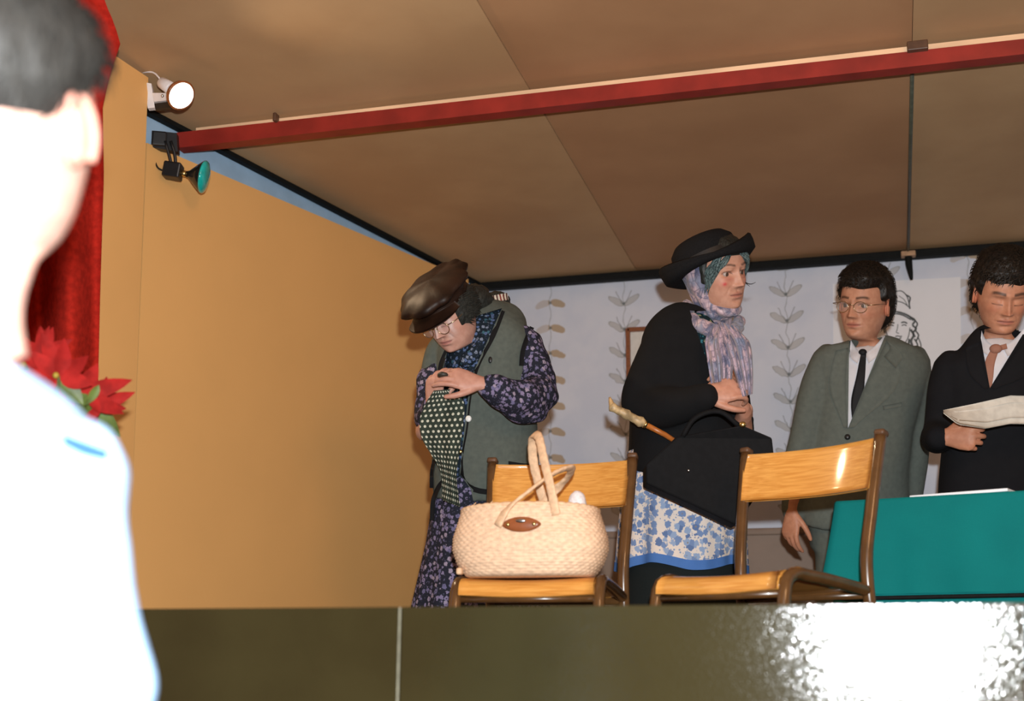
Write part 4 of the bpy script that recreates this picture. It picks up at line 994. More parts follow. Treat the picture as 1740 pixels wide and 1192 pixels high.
# ================================================================== BOY READING
M['black_suit'] = cloth('black_suit', (.012, .012, .014), (.007, .007, .009), 700, .9, mott=40)
M['tan_tie'] = cloth('tan_tie', S(176, 128, 108), S(150, 102, 84), 300, .7)
def reading_boy():
    d = 4.12; fp = floor_at(1706, 900, d); sk = (.62, .29, .175)
    t = thing('person', 'boy in a black suit and tan tie reading from a paper at the right edge', 'person', fp)
    f = camvec(-.12, -.36, .92)
    H = make_head(P(1704, 501, d-.02), f, camvec(.0, 1, .42), 1.03, neck_to=P(1704, 608, d+.03), skin=sk, closed=True, brow=(.025, .015, .01), nose=1.05, width=.96, bw=.0050)
    wr = P(1602, 743, d-.19); h1 = make_hand(wr, camvec(.75, -.02, .5), camvec(.35, -.1, -.9), 1, (.7, .9, .6), .98, thumb_in=-.3, forearm=P(1590, 745, d-.02), curls=[(.7, 1.0, .5), (.8, 1.0, .6), (.85, 1.05, .6), (.9, 1.1, .6)])
    wr2 = P(1822, 728, d-.18); h2 = make_hand(wr2, camvec(-.75, .0, .5), camvec(-.35, -.1, -.9), -1, (.7, .9, .6), .98, forearm=P(1822, 745, d-.02))
    core = [rings_px([(1704, 585, d, 42, .05), (1708, 610, d, 90, .08), (1708, 680, d, 86, .095), (1706, 790, d, 80, .095), (1705, 910, d, 86, .1), (1705, 980, d, 80, .09)])]
    core += [limb([(1622, 632, d), (1594, 742, d)], [22, 17], d), limb([(1792, 630, d), (1822, 742, d)], [22, 17], d)]
    hips = [P(1675, 970, d), P(1735, 970, d)]; feet = [fp-RIGHT*.1, fp+RIGHT*.1]
    for h, q in zip(hips, feet): core.append(tube([h, (h+q)/2, q+[0, 0, .06]], [.075, .055, .04], 16, round_ends=True, res=8))
    body_mesh('body', t, H, core, [h1, h2], sk)
    srow = [(1703, 595, d+.01, 46, .056), (1704, 601, d, 62, .07), (1706, 606, d, 88, .09), (1708, 660, d, 92, .112), (1706, 740, d, 88, .112)]
    Vs, Fs = remesh([rings_px(srow)], .007, 4); mk('shirt', Vs, Fs, M['white_shirt'], t); ts = bvh(Vs, Fs)
    jr = [(1702, 574, d+.03, 48, .05), (1704, 584, d+.01, 66, .075), (1708, 597, d, 96, .095), (1709, 614, d, 112, .11), (1708, 660, d, 108, .128), (1706, 760, d, 102, .128), (1705, 850, d, 106, .125), (1705, 930, d, 108, .125)]
    arms = [limb([(1619, 624, d), (1608, 660, d), (1598, 735, d-.01), (1594, 744, d-.07), (1594, 744, d-.17)], [29, 30, 29, 27, 23], d), limb([(1798, 624, d), (1810, 660, d), (1820, 735, d-.01), (1822, 742, d-.06), (1822, 732, d-.15)], [29, 30, 29, 27, 23], d)]
    V, F = remesh([rings_px(jr)]+arms, .008, 5); V = crumple(V, F, .007, 9, (1, 1, .6), 8.1)
    V, F = cut(V, F, [(1664, 560), (1748, 552), (1682, 660)], d)
    mk('jacket', V, F, M['black_suit'], t); tr = bvh(V, F)
    pmesh('lapel', patch([(1667, 580), (1672, 620), (1681, 659)], [(1640, 592), (1648, 636), (1674, 662)], 14, 6, tr, .006, .005, d-.12), M['black_suit'], t)
    pmesh('lapel', patch([(1742, 572), (1716, 610), (1683, 659)], [(1768, 590), (1750, 632), (1690, 662)], 14, 6, tr, .006, .005, d-.12), M['black_suit'], t)
    pmesh('shirt_collar', patch([(1668, 562), (1674, 576), (1690, 590)], [(1666, 580), (1670, 598), (1682, 606)], 8, 5, ts, .010, .004, d-.1), M['white_shirt'], t)
    pmesh('shirt_collar', patch([(1742, 556), (1724, 576), (1704, 590)], [(1746, 570), (1736, 592), (1712, 606)], 8, 5, ts, .010, .004, d-.1), M['white_shirt'], t)
    pmesh('tie', patch([(1685, 592), (1674, 615), (1676, 640), (1681, 660)], [(1697, 596), (1690, 620), (1688, 640), (1685, 660)], 14, 5, ts, .010, .006, d-.12), M['tan_tie'], t)
    mk('tie_knot', *sphere(P(1692, 593, surf_depth(ts, 1692, 595, d-.1)-.012), (.019, .012, .015), 14, 10), M['tan_tie'], t)
    pmesh('tie_end', patch([(1696, 588), (1710, 584)], [(1696, 597), (1712, 593)], 8, 4, ts, .014, .006, d-.12), M['tan_tie'], t)
    leg = [tube([h+[0, 0, .16], (h+q)/2+[0, 0, .05], q+[0, 0, .03]], [.1, .085, .07], 20, res=10) for h, q in zip(hips, feet)]
    leg.append(rings_px([(1705, 880, d, 92, .11), (1705, 980, d, 92, .11)]))
    V, F = remesh(leg, .012, 4); mk('trousers', V, F, M['black_suit'], t)
    for q in feet: shoe(q, -FWD, M['shoe_black'], t)
    def tf(p):
        x, y, z = p
        v = min((z-.057-.003*math.sin(x*90+1))*1.0, .022)
        if y < .03: v = min((z-.0)*.8, .022)
        if y < -.035: v = min((z+.085)*.6, .022)
        if abs(x) > .06 and -.03 < y: v = min(v, (z-.002)*.7 if y < .03 else z-.036)
        return max(-.012, v+.010*max(0, z-.06)/.05)
    V, F, info = shell(H, tf, 5, .005, 50); V2, F2 = tufts(H, info, 1500, .024, lambda p: (p[0]*4+.3, .2 if p[1] > -.02 else -.3, -.2 if p[1] > .02 else -.6), .0020, 9)
    mk('hair', *merge((V, F), (V2, F2)), M['black_hair'], t)
    # the paper in his hands
    def sheet(u, v):
        x = 1603+u*205; yt = np.interp(u, [0, .25, .55, 1], [699, 688, 673, 676]); yb_ = np.interp(u, [0, .12, .35, .55, 1], [703, 722, 729, 721, 722])
        dd = d-.27+.05*v-.02*math.sin(u*9)*v-.02*math.sin(u*4)
        return P(x, yt+(yb_-yt)*v, dd-.10*v)
    V, F = merge(plate(sheet, 30, 12, -.003), plate(lambda u, v: sheet(.05+.93*u, .22+.55*v)-FWD*.004-UP*.002, 28, 8, -.002))
    tag(rebase(mk('newspaper', V, F, M['newsprint'])), 'creased newspaper held open by the boy in the black suit', 'newspaper')
    return t
reading_boy()
# ================================================================== WOMAN IN BLACK WITH HAT AND SCARF
M['black_coat'] = cloth('black_coat', (.010, .010, .011), (.006, .006, .007), 500, .95, mott=30)
M['black_felt'] = plain('black_felt', (.009, .009, .010), .9, .1, 200, bump=.3, spec=.15)
M['grey_hair'] = hairmat('grey_hair', S(40, 52, 54), S(104, 124, 124), .4)
M['dark_hair'] = hairmat('dark_hair', (.010, .011, .010), (.03, .032, .028))
def scarfmat():
    m, t, b = newmat('printed_scarf'); co = coord(t); mp = N(t, 'ShaderNodeMapping', {'Vector': co, 'Scale': (1, 1, .45)})
    v = N(t, 'ShaderNodeTexNoise', {'Vector': mp.outputs[0], 'Scale': 34.0, 'Detail': 5.0, 'Distortion': 1.2}); v2 = N(t, 'ShaderNodeTexNoise', {'Vector': co, 'Scale': 13.0, 'Detail': 3.0})
    c = mixc(t, X(t, v.outputs[0]).smooth(.40, .60), S(98, 100, 126), S(196, 170, 178)); c = mixc(t, X(t, v2.outputs[0]).smooth(.5, .65), c, S(140, 146, 168))
    v3 = N(t, 'ShaderNodeTexVoronoi', {'Vector': co, 'Scale': 40.0}, feature='DISTANCE_TO_EDGE'); c = mixc(t, X(t, v3.outputs[0]).smooth(.05, .02)*.5, c, S(60, 62, 84))
    t.links.new(c, b.inputs['Base Color']); b.inputs['Roughness'].default_value = .45; b.inputs['Sheen Weight'].default_value = .2; return m
M['scarf'] = scarfmat()
M['apron_print'] = floral('blue_flower_print', S(232, 216, 204), [S(120, 142, 182), S(150, 168, 198), S(100, 122, 164)], 46, .60, S(140, 160, 190))
M['blue_border'] = cloth('blue_border', S(84, 128, 196), None, 400, .8)
M['teal_print'] = floral('teal_blouse_print', S(18, 40, 46), [S(60, 120, 130), S(150, 150, 110), S(40, 90, 120)], 60, .4)
M['dark_skirt'] = cloth('dark_skirt', (.014, .018, .018), None, 400)
def woman_black():
    d = 4.0; fp = floor_at(1160, 900, d); sk = (.60, .32, .225)
    t = thing('person', 'woman in black coat, headscarf and black brimmed hat facing right', 'person', fp)
    f = camvec(.60, -.09, .79); up = camvec(-.10, 1, .08)
    H = make_head(P(1219, 464, d), f, up, 1.04, neck_to=P(1180, 572, d+.03), skin=sk, brow=(.10, .06, .045), lip=(.48, .19, .15), gaze=(-.2, 1, -.05), width=1.0, ears_on=False,
                  marks=[(-.044, -.026, .0055, .0055, (.55, .04, .05), .95), (-.031, -.012, .014, .006, (.50, .14, .10), .6), (.031, -.012, .014, .006, (.50, .14, .10), .6), (-.048, .002, .008, .012, (.50, .14, .10), .45), (.044, -.026, .0055, .0055, (.55, .04, .05), .95)])
    w1 = P(1196, 672, d-.24); h1 = make_hand(w1, camvec(.94, .22, .1), camvec(.1, -.45, -.85), -1, (.45, .8, .6), 1.0, forearm=P(1130, 686, d-.12), curls=[(.55, .95, .6), (.65, 1.0, .7), (.7, 1.05, .7), (.8, 1.1, .7)], thumb_in=.1)
    w2 = P(1262, 690, d-.16); h2 = make_hand(w2, camvec(-.50, .80, .30), camvec(-.6, -.3, -.7), 1, (.5, .8, .6), .95, forearm=P(1262, 745, d-.02))
    core = [rings_px([(1182, 560, d, 34, .05), (1166, 590, d, 55, .08), (1160, 650, d, 66, .1), (1160, 760, d, 74, .1), (1160, 880, d, 80, .11)])]
    core += [limb([(1122, 600, d-.04), (1090, 690, d-.08), (1206, 674, d-.22)], [24, 20, 12], d), limb([(1225, 600, d+.05), (1262, 720, d), (1268, 694, d-.12)], [22, 18, 12], d)]
    feet = [fp-RIGHT*.08, fp+RIGHT*.10]
    for q in feet: core.append(tube([P(1160, 880, d), (P(1160, 880, d)+q)/2, q+[0, 0, .06]], [.09, .06, .04], 16, round_ends=True, res=8))
    body_mesh('body', t, H, core, [h1, h2], sk)
    for q in feet: shoe(q, RIGHT*.8-FWD*.5, M['shoe_black'], t)
    # skirt under the apron, apron
    sk_rows = [(1163, 770, d, 90, .135), (1162, 850, d, 96, .145), (1160, 960, d, 100, .155)]
    base = [P(*r[:3]) for r in sk_rows]; fz = base[-1].copy(); fz[2] = .22; 
    mk('skirt', *tube(base+[fz], [r[3]*d/FPX for r in sk_rows]+[.195], 40, rd=[.135, .145, .155, .165], ref=FWD, res=20), M['dark_skirt'], t)
    nr_, nc_ = 40, 120; ap = []
    for i in range(nr_):
        u = i/(nr_-1); y = 770+u*200; x = 1163-5*u; hw = np.interp(u, [0, .3, 1], [94, 101, 108])*d/FPX; hd = .145+.03*u
        c = P(x, y, d); th = np.linspace(math.radians(-200), math.radians(20), nc_)
        fold = 1+.035*u*np.sin(th*9+.6)+.02*u*np.sin(th*17)
        z = c[2]-.012*u*np.sin(th*4.3+1.5)-.0
        q = c+np.outer(np.cos(th)*hw*fold, RIGHT)+np.outer(np.sin(th)*hd*fold, FWD); q[:, 2] = z; ap.append(q)
    Va = np.concatenate(ap); n = len(Va); k = 35
    def strip(i0, i1, off):
        Q = np.concatenate(ap[i0:i1+1]); cc = np.concatenate([np.tile(P(1160, 870, d), (nc_, 1))]*(i1+1-i0)); o_ = (Q-cc)*[1, 1, 0]; o_ /= np.linalg.norm(o_, axis=1)[:, None]
        Q = Q+o_*off; m = len(Q); F = grid_faces(i1+1-i0, nc_); return np.concatenate([Q, Q-o_*.004]), F+[tuple(j+m for j in f_[::-1]) for f_ in F]
    mk('apron', *strip(0, 36, .006), M['apron_print'], t); mk('apron_border', *strip(36, 39, .007), M['blue_border'], t)
    # blouse + coat
    br = [(1180, 548, d+.02, 30, .05), (1178, 562, d, 44, .075), (1170, 592, d, 64, .1), (1165, 650, d, 76, .12), (1165, 740, d, 80, .125)]
    Vs, Fs = remesh([rings_px(br)], .008, 4); mk('blouse', Vs, Fs, M['teal_print'], t)
    cr = [(1172, 534, d+.03, 34, .055), (1168, 548, d+.01, 50, .08), (1160, 575, d, 66, .115), (1160, 610, d, 78, .135), (1160, 660, d, 86, .15), (1161, 720, d, 92, .155), (1163, 770, d, 99, .16), (1164, 796, d, 101, .165)]
    arms = [limb([(1128, 585, d-.03), (1106, 635, d-.06), (1092, 684, d-.09), (1150, 690, d-.185), (1198, 675, d-.245)], [34, 37, 37, 34, 25], d), limb([(1220, 590, d+.06), (1246, 660, d+.05), (1258, 730, d), (1264, 712, d-.08)], [26, 26, 24, 18], d)]
    V, F = remesh([rings_px(cr)]+arms, .009, 6); V = crumple(V, F, .010, 8, (1, 1, .7), 5.5)
    V, F = cut(V, F, [(1172, 528), (1220, 528), (1232, 600), (1214, 650)], d+.0)
    mk('coat', V, F, M['black_coat'], t)
    # headscarf: round the head, wrapped at the neck, two tails
    def tf(p):
        x, y, z = p
        if z < -.17: return -.02
        lim = .022 if z > -.085 else .022+(-.085-z)*3.0
        e = (lim-y)*.8
        top = (.075-z)*.8
        low = (z+.19)*.8
        return max(-.012, min(e, top, low, .013+.004*math.sin(y*150+z*60)))
    Vh, Fh, _ = shell(H, tf, 3, .004, 40)
    mk('headscarf', Vh, Fh, M['scarf'], t)
    kn = P(1230, 565, d-.12)
    wrap = []
    for k_, (off, rr_) in enumerate(((0, .019), (.02, .017), (-.02, .016))):
        pts = [P(1168, 522+off*300, d+.03), P(1176, 546+off*250, d-.06), P(1200, 558+off*220, d-.11), kn, P(1250, 560+off*160, d-.07), P(1256, 545, d+.0)]
        wrap.append(tube(pts, rr_, 14, res=30))
    Vw, Fw = remesh(wrap, .005, 3); Vw = crumple(Vw, Fw, .006, 40, (1, 1, 1), 2); mk('scarf_wrap', Vw, Fw, M['scarf'], t)
    def tail(pts, hw, seed, name='scarf_tail'):
        p = resample(np.array(pts, float), 40); wv = np.interp(np.linspace(0, 1, 40), np.linspace(0, 1, len(hw)), hw); rows = []
        for i in range(40):
            u = np.linspace(-1, 1, 24); xx = p[i, 0]+u*wv[i]; dd = p[i, 2]-.018*np.cos(u*5+seed+i*.03)*min(1, i/8)-.012*np.cos(u*11+seed*2)
            rows.append(np.array([P(a, p[i, 1]+4*b_*math.sin(seed+i*.1), e) for a, b_, e in zip(xx, u, dd)]))
        V = np.concatenate(rows); F = grid_faces(40, 24); n_ = len(V); mk(name, np.concatenate([V, V+FWD*.004]), F+[tuple(j+n_ for j in f_[::-1]) for f_ in F], M['scarf'], t)
    tail([(1224, 552, d-.15), (1218, 580, d-.20), (1224, 615, d-.23), (1226, 648, d-.24)], [12, 20, 22, 18], .4)
    tail([(1234, 550, d-.15), (1252, 580, d-.21), (1262, 620, d-.25), (1268, 655, d-.26), (1270, 672, d-.26)], [14, 22, 19, 14, 9], 1.7)
    # hair locks round the face
    parts = []
    r = random.Random(5)
    for k_ in range(90):
        s_ = -1 if k_ % 5 else 1; a = r.uniform(0, 1)
        p0 = np.array([s_*r.uniform(.0, .03), .066+r.uniform(-.01, .008), .070+r.uniform(-.010, .006)]); p1 = np.array([s_*(.040+.016*a), .076-.024*a+r.uniform(0, .01), .048+r.uniform(-.012, .012)]); p2 = np.array([s_*(.066+.010*a), .050-.02*a, .005+r.uniform(-.02, .02)]); p3 = np.array([s_*(.072+.006*r.random()), .034-.02*a, -.035+r.uniform(-.03, .03)])
        parts.append(tube(H['W']([p0, p1, p2, p3]), [.003, .0042, .0036, .0008], 6, res=12))
    mk('hair', *merge(*parts), M['grey_hair'], t)
    Vh, Fh, info = shell(H, lambda p: max(-.012, min(p[2]-.055, .010) if p[1] > .03 else min(.045-p[1]+.0, .008) if p[2] > -.03 else -.012), 3, .003, 50); mk('hair', Vh, Fh, M['dark_hair'], t)
    strand = [tube([P(1262, 476, d-.03), P(1270, 482, d-.03), P(1277, 483, d-.03), P(1284, 480, d-.03)], [.0022, .0016, .0012, .0006], 6, res=8), tube([P(1262, 470, d-.03), P(1268, 482, d-.02), P(1274, 487, d-.02)], [.002, .0014, .0006], 6, res=8)]
    mk('hair', *merge(*strand), M['dark_hair'], t)
    # hat: dome and wide rolled brim, tipped back
    hc = P(1209, 457, d+.0); hz = camvec(-.36, .90, -.26); B = basis(hz, FWD)
    Bx = nrm(camvec(.90, .42, -.05)-hz*np.dot(camvec(.90, .42, -.05), hz)); By = np.cross(hz, Bx); B = np.stack([Bx, By, hz], 1)
    rg = []
    pro = [(.147, .052), (.153, .046), (.154, .026), (.142, .006), (.116, .000), (.110, .006), (.1085, .03), (.107, .054), (.101, .078), (.083, .097), (.048, .106), (.006, .109)]
    for (rr_, h) in pro:
        th = np.linspace(0, 2*math.pi, 56, endpoint=False); wav = np.where(rr_ > .11, .010*np.cos(2*th)+.006*np.sin(3*th+.5), 0)*(rr_-.1)/.05
        x = rr_*np.cos(th)*(1.0 if rr_ > .105 else 1.0); y = rr_*np.sin(th)*(.90 if rr_ > .1115 else .96); fl_ = np.where((rr_ > .11) & (np.sin(th) < 0), .30+.70*np.abs(np.cos(th))**1.5, 1.0); rg.append(hc+np.stack([x, y, h*fl_+wav], 1) @ B.T)
    inner = [(.094, .04), (.1, .002), (.13, -.006), (.150, .002), (.1535, .026), (.153, .046)]
    rg2 = []
    for (rr_, h) in inner:
        th = np.linspace(0, 2*math.pi, 56, endpoint=False); wav = np.where(rr_ > .11, .010*np.cos(2*th)+.006*np.sin(3*th+.5), 0)*(rr_-.1)/.05
        fl_ = np.where((rr_ > .11) & (np.sin(th) < 0), .30+.70*np.abs(np.cos(th))**1.5, 1.0); rg2.append(hc+np.stack([rr_*np.cos(th), rr_*np.sin(th)*.90, h*fl_-.003+wav], 1) @ B.T)
    V, F = loft(rg2+rg); mk('hat', V, F, M['black_felt'], t)
    th = np.linspace(0, 2*math.pi, 57); band = [ering(hc+hz*h, Bx, By, r_+.002, (r_+.002)*.96, 56) for r_, h in ((.1095, .010), (.1085, .034))]
    mk('hat_band', *loft(band, False), plain('black_ribbon', (.012, .012, .013), .4), t)
    return t
woman_black()
# handbag and cane
def handbag():
    d = 3.63; px = [(1098, 790), (1150, 742), (1262, 723), (1312, 744), (1318, 796), (1252, 893), (1098, 822)]
    c = P(1205, 893, d); t = thing('handbag', 'large black handbag hanging before the woman in the headscarf', 'bag', c)
    q = [P(x, y, d+(.05 if x < 1200 else 0)) for x, y in px]; V, F = slab(q, .09, FWD)
    bm = bmesh.new(); vs_ = [bm.verts.new(v) for v in V.tolist()]; [bm.faces.new([vs_[i] for i in f_]) for f_ in F]; bmesh.ops.recalc_face_normals(bm, faces=bm.faces[:]); bmesh.ops.bevel(bm, geom=bm.edges[:], offset=.005, segments=2, profile=.5, affect='EDGES'); bm.verts.index_update()
    V = np.array([v.co[:] for v in bm.verts]); F = [tuple(v.index for v in f_.verts) for f_ in bm.faces]; bm.free()
    M['bag'] = plain('black_bag', (.006, .006, .007), .8, .1, 60, spec=.2)
    mk('body', V, F, M['bag'], t, smooth=False)
    mk('clasp', *sphere(P(1262, 722, d-.004), (.010, .008, .009), 14, 10), M['brass'], t)
    mk('strap', *tube([P(1160, 742, d+.04), P(1180, 712, d+.04), P(1222, 700, d+.03), P(1256, 724, d+.02)], .007, 10, res=16), M['bag'], t)
    mk('stud', *sphere(P(1170, 800, d-.002), .004, 10, 6), M['steel'], t)
handbag()
def cane():
    d = 3.86; a, b = P(1036, 690, d-.05), P(1122, 735, d-.035); ax = nrm(b-a)
    t = thing('walking_cane', 'walking cane with knotted pale handle tucked under the black sleeve', 'cane', b+ax*.25)
    L = np.linalg.norm(b-a)
    kn = [(0, .006), (.006, .015), (.02, .012), (.045, .0135), (.058, .0165), (.066, .0125), (.09, .013), (.104, .017), (.112, .013), (.118, .011)]
    mk('handle', *tube([a+ax*h for h, _ in kn], [r for _, r in kn], 16), plain('knotted_bamboo', S(196, 168, 124), .45, .25, 45), t)
    mk('knob', *tube([a+ax*.008, a+ax*.004+UP*.015, a+UP*.026], [.009, .007, .003], 8, res=6), plain('knotted_bamboo_knob', S(196, 160, 110), .45, .25, 45), t)
    mk('ferrule', *tube([a+ax*.116, a+ax*.124], [.0125, .012], 16), M['brass'], t)
    mk('shaft', *tube([a+ax*.122, a+ax*.185, a+ax*.27+FWD*.035], [.0085, .008, .0075], 14), plain('orange_cane', S(190, 110, 48), .35, .1, 30, coat=.5), t)
cane()
# ================================================================== STOOPING WOMAN IN CAP AND WAISTCOAT
M['vest'] = cloth('grey_wool', S(102, 108, 100), S(68, 75, 72), 600, .95, mott=70)
M['black_trim'] = cloth('black_trim', (.010, .010, .011), None, 500)
M['purple_print'] = floral('purple_flower_print', S(34, 36, 48), [S(128, 118, 150), S(104, 100, 134), S(150, 138, 158)], 66, .50, S(72, 74, 96))
M['blue_print'] = floral('blue_small_print', S(24, 34, 44), [S(86, 104, 142), S(120, 130, 150), S(60, 96, 112)], 80, .46, S(50, 60, 80))
def polkamat():
    m, t, b = newmat('polka_dots'); sep = N(t, 'ShaderNodeSeparateXYZ', {0: coord(t, 'UV')}); u, v = X(t, sep.outputs[0])*62.0, X(t, sep.outputs[1])*62.0
    sh = u.floor().mod(2.0)*.5; a = u.mod(1.0)-.5; bb = (v+sh).mod(1.0)-.5; nz = N(t, 'ShaderNodeTexNoise', {'Vector': coord(t), 'Scale': 30.0})
    dot = (a*a+bb*bb).smooth(.075, .05); g = mixc(t, X(t, nz.outputs[0]), S(30, 42, 36), S(52, 62, 50))
    t.links.new(mixc(t, dot, g, S(206, 204, 184)), b.inputs['Base Color']); b.inputs['Roughness'].default_value = .85; return m
M['polka'] = polkamat()
M['satin_brown'] = plain('dark_brown_satin', (.020, .008, .004), .5, .25, 18, bump=.35, bdist=.004, spec=.3)
def woman_cap():
    d = 3.9; fp = floor_at(815, 900, d); sk = (.56, .32, .25)
    t = thing('person', 'stooping woman in dark cap, grey waistcoat and flowered dress', 'person', fp)
    f = camvec(-.44, -.50, .75); up = camvec(-.42, .80, .30)
    wh = (.74, .66, .64)
    H = make_head(P(762, 534, d-.10), f, up, .92, ears_on=False, neck_to=P(832, 560, d+.04), skin=sk, closed=True, brow=(.12, .07, .06), lip=(.46, .18, .16), nose=1.1,
                  marks=[(.045, -.012, .006, .03, wh, .6), (-.045, -.012, .006, .03, wh, .6), (0, -.012, .005, .022, wh, .5), (.03, -.045, .008, .012, wh, .4), (-.03, -.045, .008, .012, wh, .4), (.031, -.010, .014, .005, (.4, .15, .12), .5), (-.031, -.010, .014, .005, (.4, .15, .12), .5)])
    w1 = P(818, 652, d-.27); h1 = make_hand(w1, camvec(-.95, .22, .05), camvec(-.15, -.5, -.8), 1, (.4, .6, .4), .88, forearm=P(872, 672, d-.2), curls=[(.15, .35, .3), (.35, .6, .4), (.5, .7, .5), (.6, .8, .5)], thumb_in=.1)
    w2 = P(734, 692, d-.20); h2 = make_hand(w2, camvec(.12, .95, .1), camvec(.55, -.1, -.8), -1, (.5, .7, .5), .85, forearm=P(734, 735, d-.10), curls=[(.3, .6, .5), (.5, .8, .5), (.6, .9, .5), (.7, 1, .6)])
    core = [rings_px([(842, 552, d+.04, 34, .06), (830, 590, d, 62, .09), (826, 660, d, 68, .1), (824, 760, d, 70, .1), (824, 880, d, 76, .11)])]
    core += [limb([(890, 590, d-.03), (908, 685, d-.12), (822, 652, d-.25)], [22, 18, 12], d), limb([(756, 605, d+.02), (722, 735, d-.10), (738, 690, d-.19)], [20, 17, 12], d)]
    feet = [fp-RIGHT*.09, fp+RIGHT*.09]
    for q in feet: core.append(tube([P(824, 880, d), (P(824, 880, d)+q)/2, q+[0, 0, .06]], [.09, .06, .04], 16, round_ends=True, res=8))
    body_mesh('body', t, H, core, [h1, h2], sk)
    for q in feet: shoe(q, -RIGHT*.6-FWD*.7, M['shoe_black'], t)
    # skirt to the floor
    nr_, nc_ = 44, 140; rows = []
    for i in range(nr_):
        u = i/(nr_-1); 
        y = 815+u*215; q0 = P(np.interp(u, [0, .5, 1], [826, 823, 816]), y, d); hw = np.interp(u, [0, .15, .5, 1], [82, 90, 98, 112])*d/FPX; hd = .13+.05*u
        th = np.linspace(0, 2*math.pi, nc_, endpoint=False); fo_ = 1+.05*u*np.sin(th*11+.4)+.03*u*np.sin(th*7)
        q = q0+np.outer(np.cos(th)*hw*fo_, RIGHT)+np.outer(np.sin(th)*hd*fo_, FWD); q[:, 2] = q0[2]; rows.append(q)
    last = rows[-1]; zb = last[0, 2]; c0 = last.mean(0)
    for k_ in range(1, 13):
        q = c0+(last-c0)*(1+.012*k_); q[:, 2] = zb-(zb-.04)*k_/12; rows.append(q)
    mk('skirt', *loft(rows, True), M['purple_print'], t)
    # dress bodice + sleeves
    br = [(850, 536, d+.07, 30, .05), (842, 552, d+.03, 44, .07), (834, 582, d, 70, .1), (828, 640, d, 74, .12), (826, 740, d, 76, .12), (826, 830, d, 82, .125)]
    Vb, Fb = remesh([rings_px(br)], .008, 4); mk('bodice', Vb, Fb, M['blue_print'], t)
    near = limb([(892, 580, d-.03), (908, 625, d-.06), (912, 678, d-.12), (878, 680, d-.21), (830, 656, d-.265)], [27, 31, 36, 35, 21], d)
    V, F = remesh([near], .008, 5); V = crumple(V, F, .016, 16, (1, 1, 1), 1.0); mk('sleeve', V, F, M['purple_print'], t)
    far = limb([(756, 600, d+.02), (736, 650, d-.01), (730, 715, d-.08), (735, 690, d-.17)], [25, 27, 26, 21], d)
    V, F = remesh([far], .008, 5); V = crumple(V, F, .012, 16, (1, 1, 1), 7.0); mk('sleeve', V, F, M['purple_print'], t)
    # waistcoat
    vr = [(852, 530, d+.08, 26, .045), (850, 540, d+.06, 44, .07), (842, 556, d+.03, 62, .095), (832, 580, d, 80, .12), (826, 620, d, 84, .135), (824, 690, d, 86, .14), (824, 760, d, 90, .145), (826, 815, d, 92, .15), (827, 842, d, 92, .15)]
    V, F = remesh([rings_px(vr), limb([(800, 575, d+.02), (752, 596, d+.02), (736, 634, d+.0)], [28, 28, 24], d)], .008, 5); V = crumple(V, F, .008, 9, (1, 1, .7), 2.0)
    V, F = cut(V, F, [(853, 524), (806, 630), (752, 634), (762, 588), (800, 540)], d-.02)
    V, F = cut(V, F, [(806, 629), (797, 665), (752, 670), (752, 633)], d-.02)
    V, F = cut(V, F, [(797, 664), (789, 730), (740, 740), (752, 669)], d-.02)
    V, F = cut(V, F, [(789, 729), (781, 806), (750, 800), (738, 772), (740, 739)], d-.02)
    V, F = cut(V, F, [(781, 805), (800, 832), (806, 860), (756, 860), (772, 812), (770, 800)], d-.02)
    mk('waistcoat', V, F, M['vest'], t); tv = bvh(V, F); tb_ = bvh(Vb, Fb)
    def trim(poly, w_, nm='piping', off=.006): 
        A_, B_ = ribbon(resample(poly, 24), w_); pmesh(nm, patch(A_, B_, 40, 4, tv, off, .004, d-.1, sm=3), M['black_trim'], t)
    trim([(854, 528), (840, 565), (809, 626), (799, 662), (791, 725), (783, 800), (788, 820), (806, 832), (842, 838)], 9)
    trim([(760, 594), (750, 618), (746, 640)], 8)
    trim([(904, 556), (896, 574), (888, 600), (886, 622)], 8)
    trim([(734, 885), (738, 845), (752, 820), (775, 811)], 8)
    trim([(738, 782), (734, 800), (733, 830)], 6)
    pmesh('pocket', patch([(864, 784), (890, 788), (916, 789)], [(864, 792), (890, 796), (916, 797)], 12, 4, tv, .006, .004, d-.12), M['black_trim'], t)
    mk('button', *sphere(P(796, 712, surf_depth(tv, 798, 712, d-.13)-.008), (.0095, .006, .0095), 16, 10), plain('pearl_button', (.8, .8, .78), .25), t)
    mk('button', *sphere(P(782, 768, surf_depth(tv, 785, 768, d-.13)-.008), (.006, .004, .006), 12, 8), M['brass'], t)
    mk('brooch', *sphere(P(833, 612, surf_depth(tv, 833, 612, d-.13)-.004), (.006, .004, .010), 12, 8), M['black_metal'], t)
    # polka-dot apron hanging in front
    tw = bvh(*merge((Vb, Fb), loft(rows, True)))
    La, Ra = resample(np.array([(737, 664), (722, 688), (713, 715), (716, 742), (732, 772), (746, 795), (752, 850)], float), 46), resample(np.array([(764, 662), (786, 680), (787, 720), (783, 750), (779, 780), (776, 805), (782, 862)], float), 46)
    av, au_ = [], []
    for i in range(46):
        s_ = i/45
        for j in range(24):
            v_ = j/23; q_ = La[i]*(1-v_)+Ra[i]*v_; av.append(P(q_[0], q_[1], d-.245+.075*s_+.012*math.sin(v_*9+s_*2)*min(1, s_*4)+.02*v_)); au_.append((s_*.36, v_*.13))
    av = np.array(av); n_ = len(av); Fa = grid_faces(46, 24)
    mk('apron', np.concatenate([av, av+FWD*.004]), Fa+[tuple(k_+n_ for k_ in f_[::-1]) for f_ in Fa], M['polka'], t, uv=np.array(au_+au_))
